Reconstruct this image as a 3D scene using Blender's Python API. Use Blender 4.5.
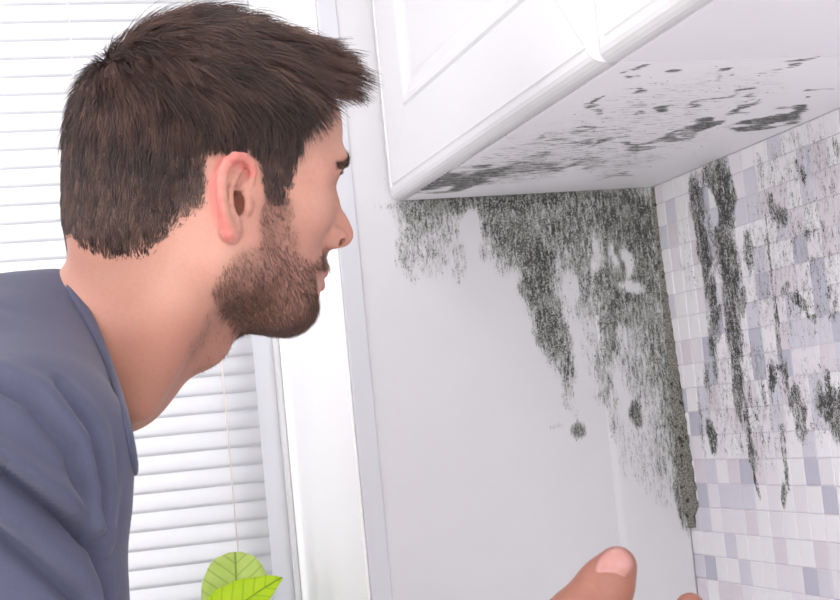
import bpy, math, random
import numpy as np
from mathutils import Matrix, Vector

# ------------------------------------------------------------------ scene, camera, light
for o in list(bpy.data.objects):
    bpy.data.objects.remove(o, do_unlink=True)
scene = bpy.context.scene
C = scene.collection
rng = np.random.default_rng(7)
random.seed(7)

YAW, PITCH, ROLL, FPX = 0.28375561, 0.08251486, -0.09767121, 1514.8
ZC = 1.2084                                   # camera height above the floor
def cam_axes():
    f = np.array([math.sin(YAW)*math.cos(PITCH), math.cos(YAW)*math.cos(PITCH), math.sin(PITCH)])
    r = np.array([math.cos(YAW), -math.sin(YAW), 0.0]); u = np.cross(r, f)
    c, s = math.cos(ROLL), math.sin(ROLL)
    return np.array([c*r + s*u, -s*r + c*u, f])
AX = cam_axes()
CAMP = np.array([0, 0, ZC])
def ray(x, y):
    return ((x-420)/FPX)*AX[0] + ((300-y)/FPX)*AX[1] + AX[2]
def at(x, y, d):                              # point at a distance along the view axis
    return CAMP + ray(x, y)*d
def on(x, y, ax, v):                          # point on the plane axis = v
    r = ray(x, y); return CAMP + r*((v-CAMP[ax])/r[ax])
def proj(P):
    c = (np.asarray(P, float)-CAMP) @ AX.T
    return np.stack([420+FPX*c[..., 0]/c[..., 2], 300-FPX*c[..., 1]/c[..., 2], c[..., 2]], -1)

cam = bpy.data.cameras.new('camera'); camo = bpy.data.objects.new('camera', cam); C.objects.link(camo)
cam.sensor_width = 36; cam.sensor_fit = 'HORIZONTAL'; cam.lens = FPX*36/840; cam.clip_start = 0.02
mw = Matrix.Identity(4)
for i in range(3):
    mw[i][0], mw[i][1], mw[i][2], mw[i][3] = AX[0][i], AX[1][i], -AX[2][i], CAMP[i]
camo.matrix_world = mw
cam.dof.use_dof = True; cam.dof.focus_distance = 1.3; cam.dof.aperture_fstop = 30.0
scene.camera = camo

world = bpy.data.worlds.new('world'); scene.world = world; world.use_nodes = True
bg = world.node_tree.nodes['Background']
bg.inputs[0].default_value = (0.985, 0.985, 0.985, 1); bg.inputs[1].default_value = 1.75

def area(name, loc, target, sx, sy, power, col=(1, 1, 1)):
    l = bpy.data.lights.new(name, 'AREA'); l.shape = 'RECTANGLE'; l.size = sx; l.size_y = sy
    l.energy = power; l.color = col
    o = bpy.data.objects.new(name, l); C.objects.link(o); o.location = loc
    o.rotation_euler = (Vector(target)-Vector(loc)).to_track_quat('-Z', 'Y').to_euler()
    return o
area('left_window_light', (-2.45, 0.2, 1.55), (0.4, 0.9, 1.4), 1.5, 1.25, 5, (1.0, 0.99, 0.98))

sun = bpy.data.lights.new('sun', 'SUN'); sun.energy = 1.7; sun.angle = math.radians(20); sun.color = (1.0, 0.98, 0.95)
suno = bpy.data.objects.new('sun', sun); C.objects.link(suno); suno.location = (0, 6, 5)
suno.rotation_euler = Vector((-0.1, -0.8, -0.5)).to_track_quat('-Z', 'Y').to_euler()

scene.view_settings.view_transform = 'Standard'; scene.view_settings.look = 'None'
scene.view_settings.exposure = 1.02; scene.view_settings.gamma = 1.0
scene.view_settings.use_curve_mapping = False

# ------------------------------------------------------------------ helpers
def mesh(name, V, F, mat=None, parent=None, smooth=False, mats=None, fm=None):
    me = bpy.data.meshes.new(name)
    me.from_pydata([tuple(map(float, v)) for v in V], [], [tuple(map(int, f)) for f in F])
    if mats:
        for m in mats: me.materials.append(m)
        if fm is not None: me.polygons.foreach_set('material_index', np.asarray(fm, np.int32))
    elif mat: me.materials.append(mat)
    if smooth: me.polygons.foreach_set('use_smooth', np.ones(len(me.polygons), bool))
    me.update()
    return link(name, me, parent)
def link(name, me, parent=None):
    o = bpy.data.objects.new(name, me); C.objects.link(o)
    if parent is not None: o.parent = parent
    return o
def fast_mesh(name, V, F, mat, parent=None, smooth=True):      # F: (n,4) or (n,3)
    V = np.ascontiguousarray(V, np.float32); F = np.ascontiguousarray(F, np.int32)
    k = F.shape[1]; me = bpy.data.meshes.new(name)
    me.vertices.add(len(V)); me.vertices.foreach_set('co', V.ravel())
    me.loops.add(F.size); me.loops.foreach_set('vertex_index', F.ravel())
    me.polygons.add(len(F)); me.polygons.foreach_set('loop_start', np.arange(0, F.size, k, dtype=np.int32))
    me.polygons.foreach_set('use_smooth', np.full(len(F), smooth))
    me.materials.append(mat); me.update(calc_edges=True); me.validate()
    return link(name, me, parent)
def vcol(o, name, cols):
    a = o.data.attributes.new(name, 'FLOAT_COLOR', 'POINT')
    c = np.ones((len(o.data.vertices), 4), np.float32); c[:, :cols.shape[1]] = cols
    a.data.foreach_set('color', c.ravel())
def empty(name, loc=(0, 0, 0)):
    o = bpy.data.objects.new(name, None); C.objects.link(o); o.location = loc; o.empty_display_size = 0.05
    return o
def tag(o, label, cat, group=None):
    o['label'] = label; o['category'] = cat
    if group: o['group'] = group
    return o
def struct(o, label=None):
    o['kind'] = 'structure'
    if label: o['label'] = label
    return o
def box_vf(x0, x1, y0, y1, z0, z1):
    V = [(x, y, z) for x in (x0, x1) for y in (y0, y1) for z in (z0, z1)]
    F = [(0, 1, 3, 2), (4, 6, 7, 5), (0, 4, 5, 1), (2, 3, 7, 6), (0, 2, 6, 4), (1, 5, 7, 3)]
    return V, F
def box(name, x0, x1, y0, y1, z0, z1, mat, parent=None, bevel=0.0, seg=2):
    V, F = box_vf(x0, x1, y0, y1, z0, z1)
    o = mesh(name, V, F, mat, parent)
    if bevel:
        m = o.modifiers.new('bevel', 'BEVEL'); m.width = bevel; m.segments = seg; m.limit_method = 'NONE'
        o.data.polygons.foreach_set('use_smooth', np.ones(len(o.data.polygons), bool))
        n = o.modifiers.new('wn', 'WEIGHTED_NORMAL'); n.keep_sharp = False
    return o
def rebase(o, p):                              # put a mesh's origin at p (its base) without moving it
    p = Vector(p); o.data.transform(Matrix.Translation(-p)); o.location = p
def tube(path, rad, sides=8, close=True):
    P = np.asarray(path, float); n = len(P); rad = np.broadcast_to(rad, (n,)).astype(float)
    T = np.gradient(P, axis=0); T /= np.linalg.norm(T, axis=1)[:, None]
    up = np.array([0, 0, 1.0]) if abs(T[0, 2]) < 0.9 else np.array([1.0, 0, 0])
    A = np.cross(T, up); A /= np.linalg.norm(A, axis=1)[:, None]; B = np.cross(T, A)
    an = np.linspace(0, 2*math.pi, sides, endpoint=False)
    V = (P[:, None] + rad[:, None, None]*(np.cos(an)[None, :, None]*A[:, None]+np.sin(an)[None, :, None]*B[:, None])).reshape(-1, 3)
    F = [(i*sides+j, i*sides+(j+1) % sides, (i+1)*sides+(j+1) % sides, (i+1)*sides+j) for i in range(n-1) for j in range(sides)]
    if close: F += [tuple(range(sides))[::-1], tuple((n-1)*sides+j for j in range(sides))]
    return V, F
def lathe(prof, n=32):
    V = [(r*math.cos(2*math.pi*j/n), r*math.sin(2*math.pi*j/n), z) for r, z in prof for j in range(n)]
    F = [(i*n+j, i*n+(j+1) % n, (i+1)*n+(j+1) % n, (i+1)*n+j) for i in range(len(prof)-1) for j in range(n)]
    return V, F

# ------------------------------------------------------------------ materials
def srgb(r, g, b):
    f = lambda c: (c/255/12.92) if c/255 <= .04045 else ((c/255+.055)/1.055)**2.4
    return (f(r), f(g), f(b), 1)
class NT:
    def __init__(s, name):
        s.m = bpy.data.materials.new(name); s.m.use_nodes = True; s.t = s.m.node_tree
        s.b = s.t.nodes['Principled BSDF']; s.o = s.t.nodes['Material Output']
    def n(s, typ, **kw):
        x = s.t.nodes.new(typ)
        for k, v in kw.items():
            if k[0] == 'i' and k[1:].isdigit(): s.inp(x, int(k[1:]), v)
            else: setattr(x, k, v)
        return x
    def inp(s, x, k, v):
        if hasattr(v, 'is_output') or isinstance(v, bpy.types.NodeSocket): s.t.links.new(v, x.inputs[k])
        else: x.inputs[k].default_value = v
    def math(s, op, a, b=None, c=None, clamp=False):
        x = s.n('ShaderNodeMath', operation=op, use_clamp=clamp); s.inp(x, 0, a)
        if b is not None: s.inp(x, 1, b)
        if c is not None: s.inp(x, 2, c)
        return x.outputs[0]
    def vmath(s, op, a, b=None, out=0):
        x = s.n('ShaderNodeVectorMath', operation=op); s.inp(x, 0, a)
        if b is not None: s.inp(x, 1, b)
        return x.outputs[out]
    def noise(s, vec, scale, detail=4, rough=0.55, dist=0.0):
        x = s.n('ShaderNodeTexNoise'); s.inp(x, 'Vector', vec); x.inputs['Scale'].default_value = scale
        x.inputs['Detail'].default_value = detail; x.inputs['Roughness'].default_value = rough
        x.inputs['Distortion'].default_value = dist
        return x.outputs['Fac']
    def mix(s, fac, a, b, mode='MIX'):
        x = s.n('ShaderNodeMix', data_type='RGBA', blend_type=mode); s.inp(x, 0, fac); s.inp(x, 6, a); s.inp(x, 7, b)
        return x.outputs[2]
    def smooth(s, v, lo, hi, a=0.0, b=1.0):
        x = s.n('ShaderNodeMapRange', interpolation_type='SMOOTHSTEP', clamp=True); s.inp(x, 0, v)
        s.inp(x, 1, lo); s.inp(x, 2, hi); s.inp(x, 3, a); s.inp(x, 4, b)
        return x.outputs[0]
    def pos(s): return s.n('ShaderNodeNewGeometry').outputs['Position']
    def bump(s, h, strength=0.3, dist=0.001):
        x = s.n('ShaderNodeBump'); x.inputs['Strength'].default_value = strength
        x.inputs['Distance'].default_value = dist; s.inp(x, 'Height', h)
        s.t.links.new(x.outputs[0], s.b.inputs['Normal'])
    def set(s, **kw):
        for k, v in kw.items(): s.inp(s.b, k.replace('_', ' '), v)
        return s
def plain(name, col, rough=0.5, spec=0.5, var=0.04, scale=60, bump=0.0):
    t = NT(name); nz = t.noise(t.pos(), scale)
    d = tuple(c*(1-var) for c in col[:3])+(1,); l = tuple(min(1, c*(1+var)) for c in col[:3])+(1,)
    t.set(Base_Color=t.mix(nz, d, l), Roughness=rough)
    t.b.inputs['Specular IOR Level'].default_value = spec
    if bump: t.bump(t.noise(t.pos(), scale*12), bump, 0.0005)
    return t.m

DS = 0.84
# mould: soft patches with shapes of their own (traced on the surface), broken up by streaked noise
def px_affine(px, py, rx, ry, ang, ax, val, uv):
    # ellipse drawn on the photograph -> the ellipse it is on the surface axis = val
    c = on(px, py, ax, val); e = 1.0
    J = np.stack([(on(px+e, py, ax, val)-c)[list(uv)], (on(px, py+e, ax, val)-c)[list(uv)]], 1)
    a = math.radians(ang); R = np.array([[math.cos(a), -math.sin(a)], [math.sin(a), math.cos(a)]])
    M = np.linalg.inv(J @ R @ np.diag([rx, ry]))
    return M, -M @ c[list(uv)]
def mould(t, base, ax, val, uv, blobs, streak, grain=900, warp=0.010, floor_d=0.0, amp_s=1.5, amp_g=1.5, speck=0.5, olive=(0.26, 0.265, 0.235, 1), dark=(0.022, 0.024, 0.020, 1), attr=False, deep_r=(0.50, 1.02)):
    P = t.pos(); sep = t.n('ShaderNodeSeparateXYZ', i0=P)
    u, v = sep.outputs[uv[0]], sep.outputs[uv[1]]
    if attr:
        D = t.n('ShaderNodeAttribute', attribute_name='mould').outputs['Fac']; blobs = []; N = []
    w = t.n('ShaderNodeTexNoise'); t.inp(w, 'Vector', P); w.inputs['Scale'].default_value = 55; w.inputs['Detail'].default_value = 3
    ws = t.n('ShaderNodeSeparateColor', i0=w.outputs['Color'])
    uw = t.math('MULTIPLY_ADD', ws.outputs[0], warp*2, t.math('SUBTRACT', u, warp))
    vw = t.math('MULTIPLY_ADD', ws.outputs[1], warp*2, t.math('SUBTRACT', v, warp))
    p3 = t.n('ShaderNodeCombineXYZ', i0=uw, i1=vw, i2=1.0).outputs[0]
    if not attr: D, N = floor_d, []
    for (px, py, rx, ry, ang, s) in blobs:
        M, b = px_affine(px, py, rx, ry, ang, ax, val, uv)
        d1 = t.vmath('DOT_PRODUCT', p3, (M[0, 0], M[0, 1], b[0]), 1); d2 = t.vmath('DOT_PRODUCT', p3, (M[1, 0], M[1, 1], b[1]), 1)
        r2 = t.math('MULTIPLY_ADD', d1, d1, t.math('MULTIPLY', d2, d2))
        f = t.smooth(r2, 1.5, 0.1, 0.0, abs(s)*DS)
        if s > 0: D = t.math('MAXIMUM', D, f)
        else: N.append(f)
    for f in N: D = t.math('SUBTRACT', D, f)
    su = t.n('ShaderNodeCombineXYZ', i0=t.math('MULTIPLY', u, streak[0]), i1=t.math('MULTIPLY', v, streak[1])).outputs[0]
    n1 = t.noise(su, 1.0, 5, 0.65, 0.4)
    su2 = t.n('ShaderNodeCombineXYZ', i0=t.math('MULTIPLY', u, streak[0]*3.2), i1=t.math('MULTIPLY', v, streak[1]*3.2)).outputs[0]
    n2 = t.noise(su2, 1.0, 3, 0.6)
    n3 = t.noise(P, grain, 2, 0.6)
    s1 = t.math('MULTIPLY_ADD', t.math('SUBTRACT', n1, 0.5), amp_s, D)
    s2 = t.math('MULTIPLY_ADD', t.math('SUBTRACT', n2, 0.5), amp_s*0.6, s1)
    s3 = t.math('MULTIPLY_ADD', t.math('SUBTRACT', n3, 0.5), amp_g, s2)
    mask = t.smooth(s3, 0.48, 0.74)
    gate = t.smooth(D, 0.04, 0.3)
    mask = t.math('MULTIPLY', mask, gate)
    # a thin dusty film around the growth and single black specks
    film = t.math('MULTIPLY', t.smooth(s2, 0.15, 0.75), t.smooth(D, 0.05, 0.6, 0.0, 0.62))
    vo = t.n('ShaderNodeTexVoronoi'); t.inp(vo, 'Vector', P); vo.inputs['Scale'].default_value = 150
    rnd = t.n('ShaderNodeSeparateColor', i0=vo.outputs['Color']).outputs[0]
    sp = t.math('MULTIPLY', t.smooth(vo.outputs['Distance'], 0.22, 0.10), t.math('GREATER_THAN', rnd, 1.0-speck*0.16))
    sp = t.math('MULTIPLY', sp, t.smooth(D, 0.02, 0.2))
    chip = t.smooth(t.noise(P, grain*0.42, 3, 0.7), 0.555, 0.63)
    mask = t.math('MULTIPLY', mask, t.math('SUBTRACT', 1.0, t.math('MULTIPLY', chip, 0.75)))
    deep = t.math('ADD', s3, t.math('MULTIPLY', t.math('SUBTRACT', t.noise(P, 38, 4, 0.6), 0.5), 1.3))
    col = t.mix(t.smooth(deep, deep_r[0], deep_r[1]), olive, dark)
    c1 = t.mix(film, base, (0.27, 0.275, 0.25, 1))
    c2 = t.mix(t.math('MULTIPLY', mask, 0.93), c1, col)
    c3 = t.mix(sp, c2, (0.02, 0.018, 0.016, 1))
    return c3, t.math('MAXIMUM', mask, sp)

def vnoise(P, seed=0):                          # smooth value noise in [-1, 1]
    P = np.asarray(P, float); i = np.floor(P).astype(np.int64); f = P-i; f = f*f*(3-2*f); out = np.zeros(P.shape[:-1])
    def h(q):
        n = (q[..., 0]*374761393 + q[..., 1]*668265263 + q[..., 2]*2147483647 + seed*974711) & 0xffffffff
        n = ((n ^ (n >> 13))*1274126177) & 0xffffffff; n = (n ^ (n >> 16)) & 0xffffffff
        return n/2147483647.5-1
    for dx in (0, 1):
        for dy in (0, 1):
            for dz in (0, 1):
                w = (f[..., 0] if dx else 1-f[..., 0])*(f[..., 1] if dy else 1-f[..., 1])*(f[..., 2] if dz else 1-f[..., 2])
                out += w*h(i+np.array([dx, dy, dz]))
    return out
def paint_mould(o, blobs):
    n = len(o.data.vertices); V = np.empty(n*3, np.float32); o.data.vertices.foreach_get('co', V); V = V.reshape(-1, 3)
    W = np.stack([vnoise(V*55, 1), vnoise(V*55, 2), vnoise(V*55, 3)], -1)*0.006
    q = proj(V+W); D = np.zeros(n); S = np.zeros(n)
    for (px, py, rx, ry, ang, s) in blobs:
        c_, s_ = math.cos(math.radians(ang)), math.sin(math.radians(ang)); dx, dy = q[:, 0]-px, q[:, 1]-py
        r2 = ((dx*c_+dy*s_)/rx)**2+((-dx*s_+dy*c_)/ry)**2
        f = np.clip((1.5-r2)/1.4, 0, 1); f = f*f*(3-2*f)*abs(s)*DS
        if s > 0: D = np.maximum(D, f)
        else: S += f
    a = o.data.attributes.new('mould', 'FLOAT', 'POINT'); a.data.foreach_set('value', (D-S).astype(np.float32))
def grid_box(name, us, vs, w0, w1, axes, mat, parent=None):
    # a box whose face at w0 is a fine grid; axes = (u axis, v axis, w axis)
    us, vs = np.asarray(us), np.asarray(vs); nu, nv = len(us), len(vs)
    P = np.zeros((nu*nv+4, 3)); U, Vv = np.meshgrid(us, vs, indexing='ij')
    P[:nu*nv, axes[0]] = U.ravel(); P[:nu*nv, axes[1]] = Vv.ravel(); P[:nu*nv, axes[2]] = w0
    k = nu*nv
    for j, (u, v) in enumerate(((us[0], vs[0]), (us[-1], vs[0]), (us[-1], vs[-1]), (us[0], vs[-1]))):
        P[k+j, axes[0]] = u; P[k+j, axes[1]] = v; P[k+j, axes[2]] = w1
    g = lambda i, j: i*nv+j
    F = [(g(i, j), g(i+1, j), g(i+1, j+1), g(i, j+1)) for i in range(nu-1) for j in range(nv-1)]
    F += [tuple(g(i, 0) for i in range(nu))[::-1]+(k, k+1), tuple(g(i, nv-1) for i in range(nu))+(k+2, k+3),
          tuple(g(0, j) for j in range(nv))+(k+3, k), tuple(g(nu-1, j) for j in range(nv))[::-1]+(k+1, k+2), (k+3, k+2, k+1, k)]
    o = mesh(name, P, F, mat, parent)
    import bmesh
    bm = bmesh.new(); bm.from_mesh(o.data); bmesh.ops.recalc_face_normals(bm, faces=bm.faces); bm.to_mesh(o.data); bm.free()
    return o
# ------------------------------------------------------------------ the room
XT, YP, ZB = 0.7373, 1.5524, 1.45             # tiled wall, mouldy wall, underside of the wall cabinets
XE, YW = 0.3695, 1.933                        # edge of the window recess, window plane
XD, YS = 0.428, 0.971                         # door fronts, joint between the two cabinets
TOP = 2.5

M_white = plain('white_paint', srgb(236, 233, 238), 0.55, 0.3, 0.01)
M_lacquer = plain('white_lacquer', srgb(217, 217, 218), 0.25, 0.5, 0.008)
M_frame = plain('window_plastic', srgb(228, 228, 233), 0.35, 0.5, 0.01)
M_floor = plain('floor_laminate', srgb(228, 224, 220), 0.45, 0.4, 0.06, 9)
M_top = plain('worktop_stone', srgb(240, 239, 239), 0.4, 0.5, 0.03, 120)

WALL_BLOBS = [  # x, y, rx, ry, angle, strength
    (522, 199, 150, 13, -3.5, 1.0), (545, 205, 115, 20, -3.5, .80), (425, 213, 36, 26, 0, .80), (408, 246, 15, 44, -6, .62),
    (430, 250, 26, 36, -4, .55), (448, 228, 16, 38, 0, .52), (458, 258, 8, 30, -5, .50), (492, 214, 22, 32, 4, .85), (485, 240, 9, 24, 0, .60),
    (512, 232, 30, 46, -6, .92), (535, 265, 24, 70, -10, 1.0), (545, 310, 17, 70, -10, .98), (560, 340, 14, 66, -10, .86), (566, 375, 10, 44, -8, .55),
    (577, 433, 10, 11, 0, .95), (573, 400, 5, 36, -6, .40), (556, 428, 8, 4, 0, .5), (565, 225, 44, 46, 0, .85), (585, 265, 34, 64, -5, .76),
    (625, 225, 46, 60, 0, .98), (640, 250, 26, 80, -5, .95), (612, 290, 26, 50, -5, .90), (608, 325, 12, 56, -4, .82), (636, 300, 30, 44, 0, .85),
    (655, 330, 18, 90, -6, .80), (640, 360, 26, 64, -5, .62), (604, 372, 10, 40, -6, .72), (637, 412, 8, 20, -10, 1.0), (612, 412, 8, 40, -6, .55),
    (668, 385, 12, 90, -6, .82), (660, 440, 16, 64, -6, .60), (678, 455, 10, 70, -6, .86), (645, 455, 18, 50, -8, .45), (682, 505, 7, 34, -6, .85), (662, 490, 12, 36, -8, .42),
    (622, 440, 10, 50, -6, .42), (590, 330, 14, 80, -6, .42), (625, 262, 5, 18, -4, -.8), (632, 287, 15, 5, 0, -.6), (612, 255, 3, 16, -5, -.7),
    (572, 285, 8, 20, -5, -.5), (597, 250, 6, 22, 0, -.35), (470, 225, 10, 22, 0, -.5),
]
t = NT('mouldy_wall_paint')
nz = t.noise(t.pos(), 25)
base = t.mix(nz, srgb(210, 209, 212), srgb(215, 214, 216))
col, hm = mould(t, base, 1, YP, (0, 2), WALL_BLOBS, (330, 62), 850, 0.006, speck=0.5, attr=True)
t.set(Base_Color=col, Roughness=0.6); t.b.inputs['Specular IOR Level'].default_value = 0.3
t.bump(hm, 0.35, 0.0012)
M_wall = t.m

wb = grid_box('wall_back', np.r_[np.arange(XE, XT, 0.003), XT+0.16], np.r_[0, np.arange(0.95, ZB, 0.003), ZB, TOP], YP, YW+0.2, (0, 2, 1), M_wall); paint_mould(wb, WALL_BLOBS); struct(wb, 'pale grey wall with black green mould streaks under the cabinet')
# rounded corner bead at the recess edge, filler strip towards the tiles
M_bead = plain('corner_bead_paint', srgb(208, 208, 213), 0.5, 0.3, 0.01)
b1 = box('trim_1', XE-0.0002, XE+0.0215, YP-0.002, YP+0.002, 0.9, TOP, M_bead, None, 0.0008, 3); struct(b1, 'pale corner strip at the edge of the window recess')
b2 = grid_box('trim_2', np.r_[0.652, 0.6525, 0.6535, 0.655, 0.657, 0.659, np.arange(0.661, XT-0.001, 0.003)], np.r_[np.arange(0.9, ZB-0.0005, 0.003), ZB-0.0005], YP-0.004, YP+0.01, (0, 2, 1), M_wall)
for v in b2.data.vertices:
    if v.co.y < YP: v.co.y += 0.0037*max(0, 1-(v.co.x-0.652)/0.009)**2
paint_mould(b2, WALL_BLOBS); b2.data.polygons.foreach_set('use_smooth', np.ones(len(b2.data.polygons), bool))
b2; struct(b2, 'white filler strip between mouldy wall and tiles')
M_reveal = plain('lit_reveal_white', srgb(250, 250, 250), 0.4, 0.4, 0.005)  # added liner, whiter than the wall: window light painted on the recess side
b4 = box('trim_lit_reveal', XE-0.003, XE-0.0002, YP+0.004, YW-0.0125, 0.9005, 2.1995, M_reveal, None, 0.0005); struct(b4, 'added white liner standing for window light on the side of the recess')
# tiled wall
M_grout = None
def grout_wall(): return box('wall_right', XT, XT+0.15, -1.2, YP, 0.0, TOP, M_grout)
TILE_BLOBS = [
    (697, 205, 9, 42, -8, .90), (703, 245, 8, 56, -8, .95), (724, 200, 13, 46, -4, 1.0), (716, 180, 18, 24, 0, .95), (727, 262, 15, 66, -6, .95), (712, 300, 9, 50, -7, .85), (712, 345, 5, 50, -7, .75),
    (733, 330, 10, 56, -6, .95), (738, 385, 8, 52, -6, .86), (747, 425, 5, 44, -8, .80), (720, 230, 24, 90, -6, .60), (748, 250, 6, 28, -6, .78), (742, 300, 6, 18, 0, .80), (707, 385, 5, 30, -7, .62),
    (711, 436, 6, 22, -12, .95), (752, 455, 6, 22, -8, .85), (756, 485, 2.5, 18, -12, .90), (700, 420, 3, 50, -7, .55), (770, 205, 5, 20, -10, .80), (781, 216, 8, 15, -25, .85),
    (797, 300, 17, 7, 38, .85), (812, 318, 8, 6, 45, .85), (785, 290, 6, 12, 20, .7), (772, 378, 6, 18, 5, 1.0), (779, 368, 9, 5, -25, .8), (787, 385, 3, 34, -6, .85), (797, 405, 9, 28, -14, .85),
    (800, 425, 7, 24, -8, .70), (829, 405, 18, 20, 10, 1.0), (838, 425, 10, 24, 0, .90), (819, 392, 4, 16, 0, .85), (826, 380, 4, 14, 0, .8), (784, 455, 3, 40, -7, .78), (784, 495, 3.5, 16, 0, .85),
    (772, 290, 1.6, 90, -6, .85), (779, 340, 1.6, 70, -6, .8), (832, 300, 8, 30, 0, .55), (822, 235, 14, 22, 0, .52), (830, 180, 10, 40, 0, .45), (760, 170, 5, 26, -6, .55), (755, 420, 9, 60, -8, .5),
    (745, 400, 60, 90, -6, .44), (790, 260, 70, 110, 0, .46), (800, 165, 60, 50, -20, .42), (692, 250, 22, 60, -6, .34), (815, 400, 40, 60, 0, .40), (806, 235, 4, 14, -10, .7), (836, 150, 5, 18, 0, .6), (803, 175, 3, 14, -10, .75), (763, 395, 3, 40, -7, .6),
    (711, 206, 5, 20, -15, -.9), (738, 225, 4, 30, 0, -.3), (718, 285, 3, 20, 0, -.4),
]
def tile_mat(name, island):
    t = NT(name)
    if island:
        r = t.n('ShaderNodeNewGeometry').outputs['Random Per Island']
        cr = t.n('ShaderNodeValToRGB', i0=r); cr.color_ramp.interpolation = 'CONSTANT'
        e = cr.color_ramp.elements; e[0].color = srgb(232, 228, 233); e[0].position = 0; e[1].color = srgb(210, 207, 219); e[1].position = .56
        for pz, c in ((.74, srgb(221, 211, 220)), (.88, srgb(190, 188, 204))): x = e.new(pz); x.color = c
        base = cr.outputs[0]
    else:
        base = t.n('ShaderNodeObjectInfo').outputs['Color']
    P = t.pos(); mp = t.vmath('MULTIPLY', P, (1, 700, 60))
    base = t.mix(t.math('MULTIPLY', t.noise(mp, 1.0, 3), 0.16), base, srgb(240, 234, 238))
    col, hm = mould(t, base, 0, XT-0.0015, (1, 2), TILE_BLOBS, (150, 55), 700, 0.006, speck=1.1, deep_r=(0.40, 0.90))
    t.set(Base_Color=col, Roughness=t.smooth(hm, 0, 1, 0.42, 0.8)); t.b.inputs['Specular IOR Level'].default_value = 0.4
    t.bump(hm, 0.3, 0.001)
    return t.m
t = NT('mouldy_grout')
col, hm = mould(t, t.mix(t.noise(t.pos(), 200), srgb(212, 208, 217), srgb(222, 218, 226)), 0, XT-0.0015, (1, 2), TILE_BLOBS, (150, 55), 700, 0.006, speck=1.1, deep_r=(0.40, 0.90))
t.set(Base_Color=col, Roughness=0.85); M_grout = t.m
wr = struct(grout_wall(), 'wall of small lavender and white mosaic tiles with mould')
M_tile, M_tile_far = tile_mat('mosaic_tile', False), tile_mat('mosaic_tile_rest', True)
PIT, TS = 0.026, 0.01255
def tile_vf():
    V = []
    for d, s in ((0.004, TS), (-0.0003, TS), (-0.0010, TS-0.0010)):
        V += [(d, -s, -s), (d, s, -s), (d, s, s), (d, -s, s)]
    F = [(8, 11, 10, 9)]
    for a in (0, 4):
        for j in range(4):
            k = (j+1) % 4; F.append((a+j, a+4+j, a+4+k, a+k))
    return V, F
tv, tf = tile_vf()
tme = bpy.data.meshes.new('tile'); tme.from_pydata(tv, [], tf); tme.materials.append(M_tile); tme.update()
PAL = [srgb(240, 239, 241), srgb(234, 230, 235), srgb(214, 213, 223), srgb(224, 216, 222), srgb(190, 190, 204)]
PW = [.40, .20, .18, .13, .09]
rowz0 = ZC - 0.11754 + PIT/2
near, far = [], []
for k in range(-14, 18):
    z = rowz0 + k*PIT
    for j in range(0, 70):
        y = YP - 0.003 - PIT*(j+0.5)
        if z < 0.9 or (z > ZB+0.008): continue
        q = proj((XT, y, z))
        (near if (q[2] > .3 and q[0] < 862 and q[1] < 625) else far).append((y, z))
for y, z in near:
    o = link('tile', tme, wr); top = z+TS
    o.location = (XT, y, z); o.color = PAL[rng.choice(5, p=PW)]
    if top > ZB-0.001:
        zl = z-TS; o.location.z = (zl+ZB-0.0005)/2; o.scale.z = (ZB-0.0005-zl)/2/TS
V, F = [], []
for y, z in far:
    b = len(V); V += [(a+XT, bb+y, c*min(1, (ZB-0.0005-z+TS)/2/TS)+min(z, (z-TS+ZB-0.0005)/2)) for a, bb, c in tv]; F += [tuple(i+b for i in f) for f in tf]
o = mesh('tiles_out_of_view', V, F, M_tile_far, wr); o['kind'] = 'stuff'; o.name = 'tile_field'
print('tiles', len(near), len(far))

# mould-eaten sealant in the corner
t = NT('mouldy_sealant')
P = t.pos(); n3 = t.noise(P, 900, 2, 0.6); n4 = t.noise(P, 130, 3)
c = t.mix(t.smooth(n3, 0.38, 0.62), (0.05, 0.05, 0.042, 1), (0.36, 0.35, 0.30, 1))
c = t.mix(t.smooth(n4, 0.56, 0.64), c, (0.035, 0.035, 0.03, 1))
t.set(Base_Color=c, Roughness=0.85); t.bump(n3, 0.6, 0.001); M_seal = t.m
V, F = [], []
zs = np.linspace(ZB-0.001, on(690, 527, 0, XT)[2], 60)
for i, z in enumerate(zs):
    f = i/59; w = 0.0025+0.005*min(1, f*1.5)+0.0012*math.sin(i*1.7)*f; d = 0.004+0.020*min(1, max(0, f-.2)*1.5)+0.002*math.sin(i*2.3+1)*f
    if f > 0.96: w *= 0.6; d *= 0.6
    x, y = XT-0.0005, YP-0.004
    V += [(x-w, y+0.002, z), (x-w, y-0.0010, z), (x-0.0030, y-d*0.55, z), (x-0.0016, y-d, z), (x+0.001, y-d, z), (x+0.001, y+0.002, z)]
for i in range(59):
    for j in range(6):
        k = (j+1) % 6; F.append((i*6+j, (i+1)*6+j, (i+1)*6+k, i*6+k))
F += [tuple(range(6)), tuple(59*6+j for j in range(6))[::-1]]
s3 = mesh('trim_3', V, F, M_seal, None, False); struct(s3, 'mouldy sealant joint in the corner beside the tiles')

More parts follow.
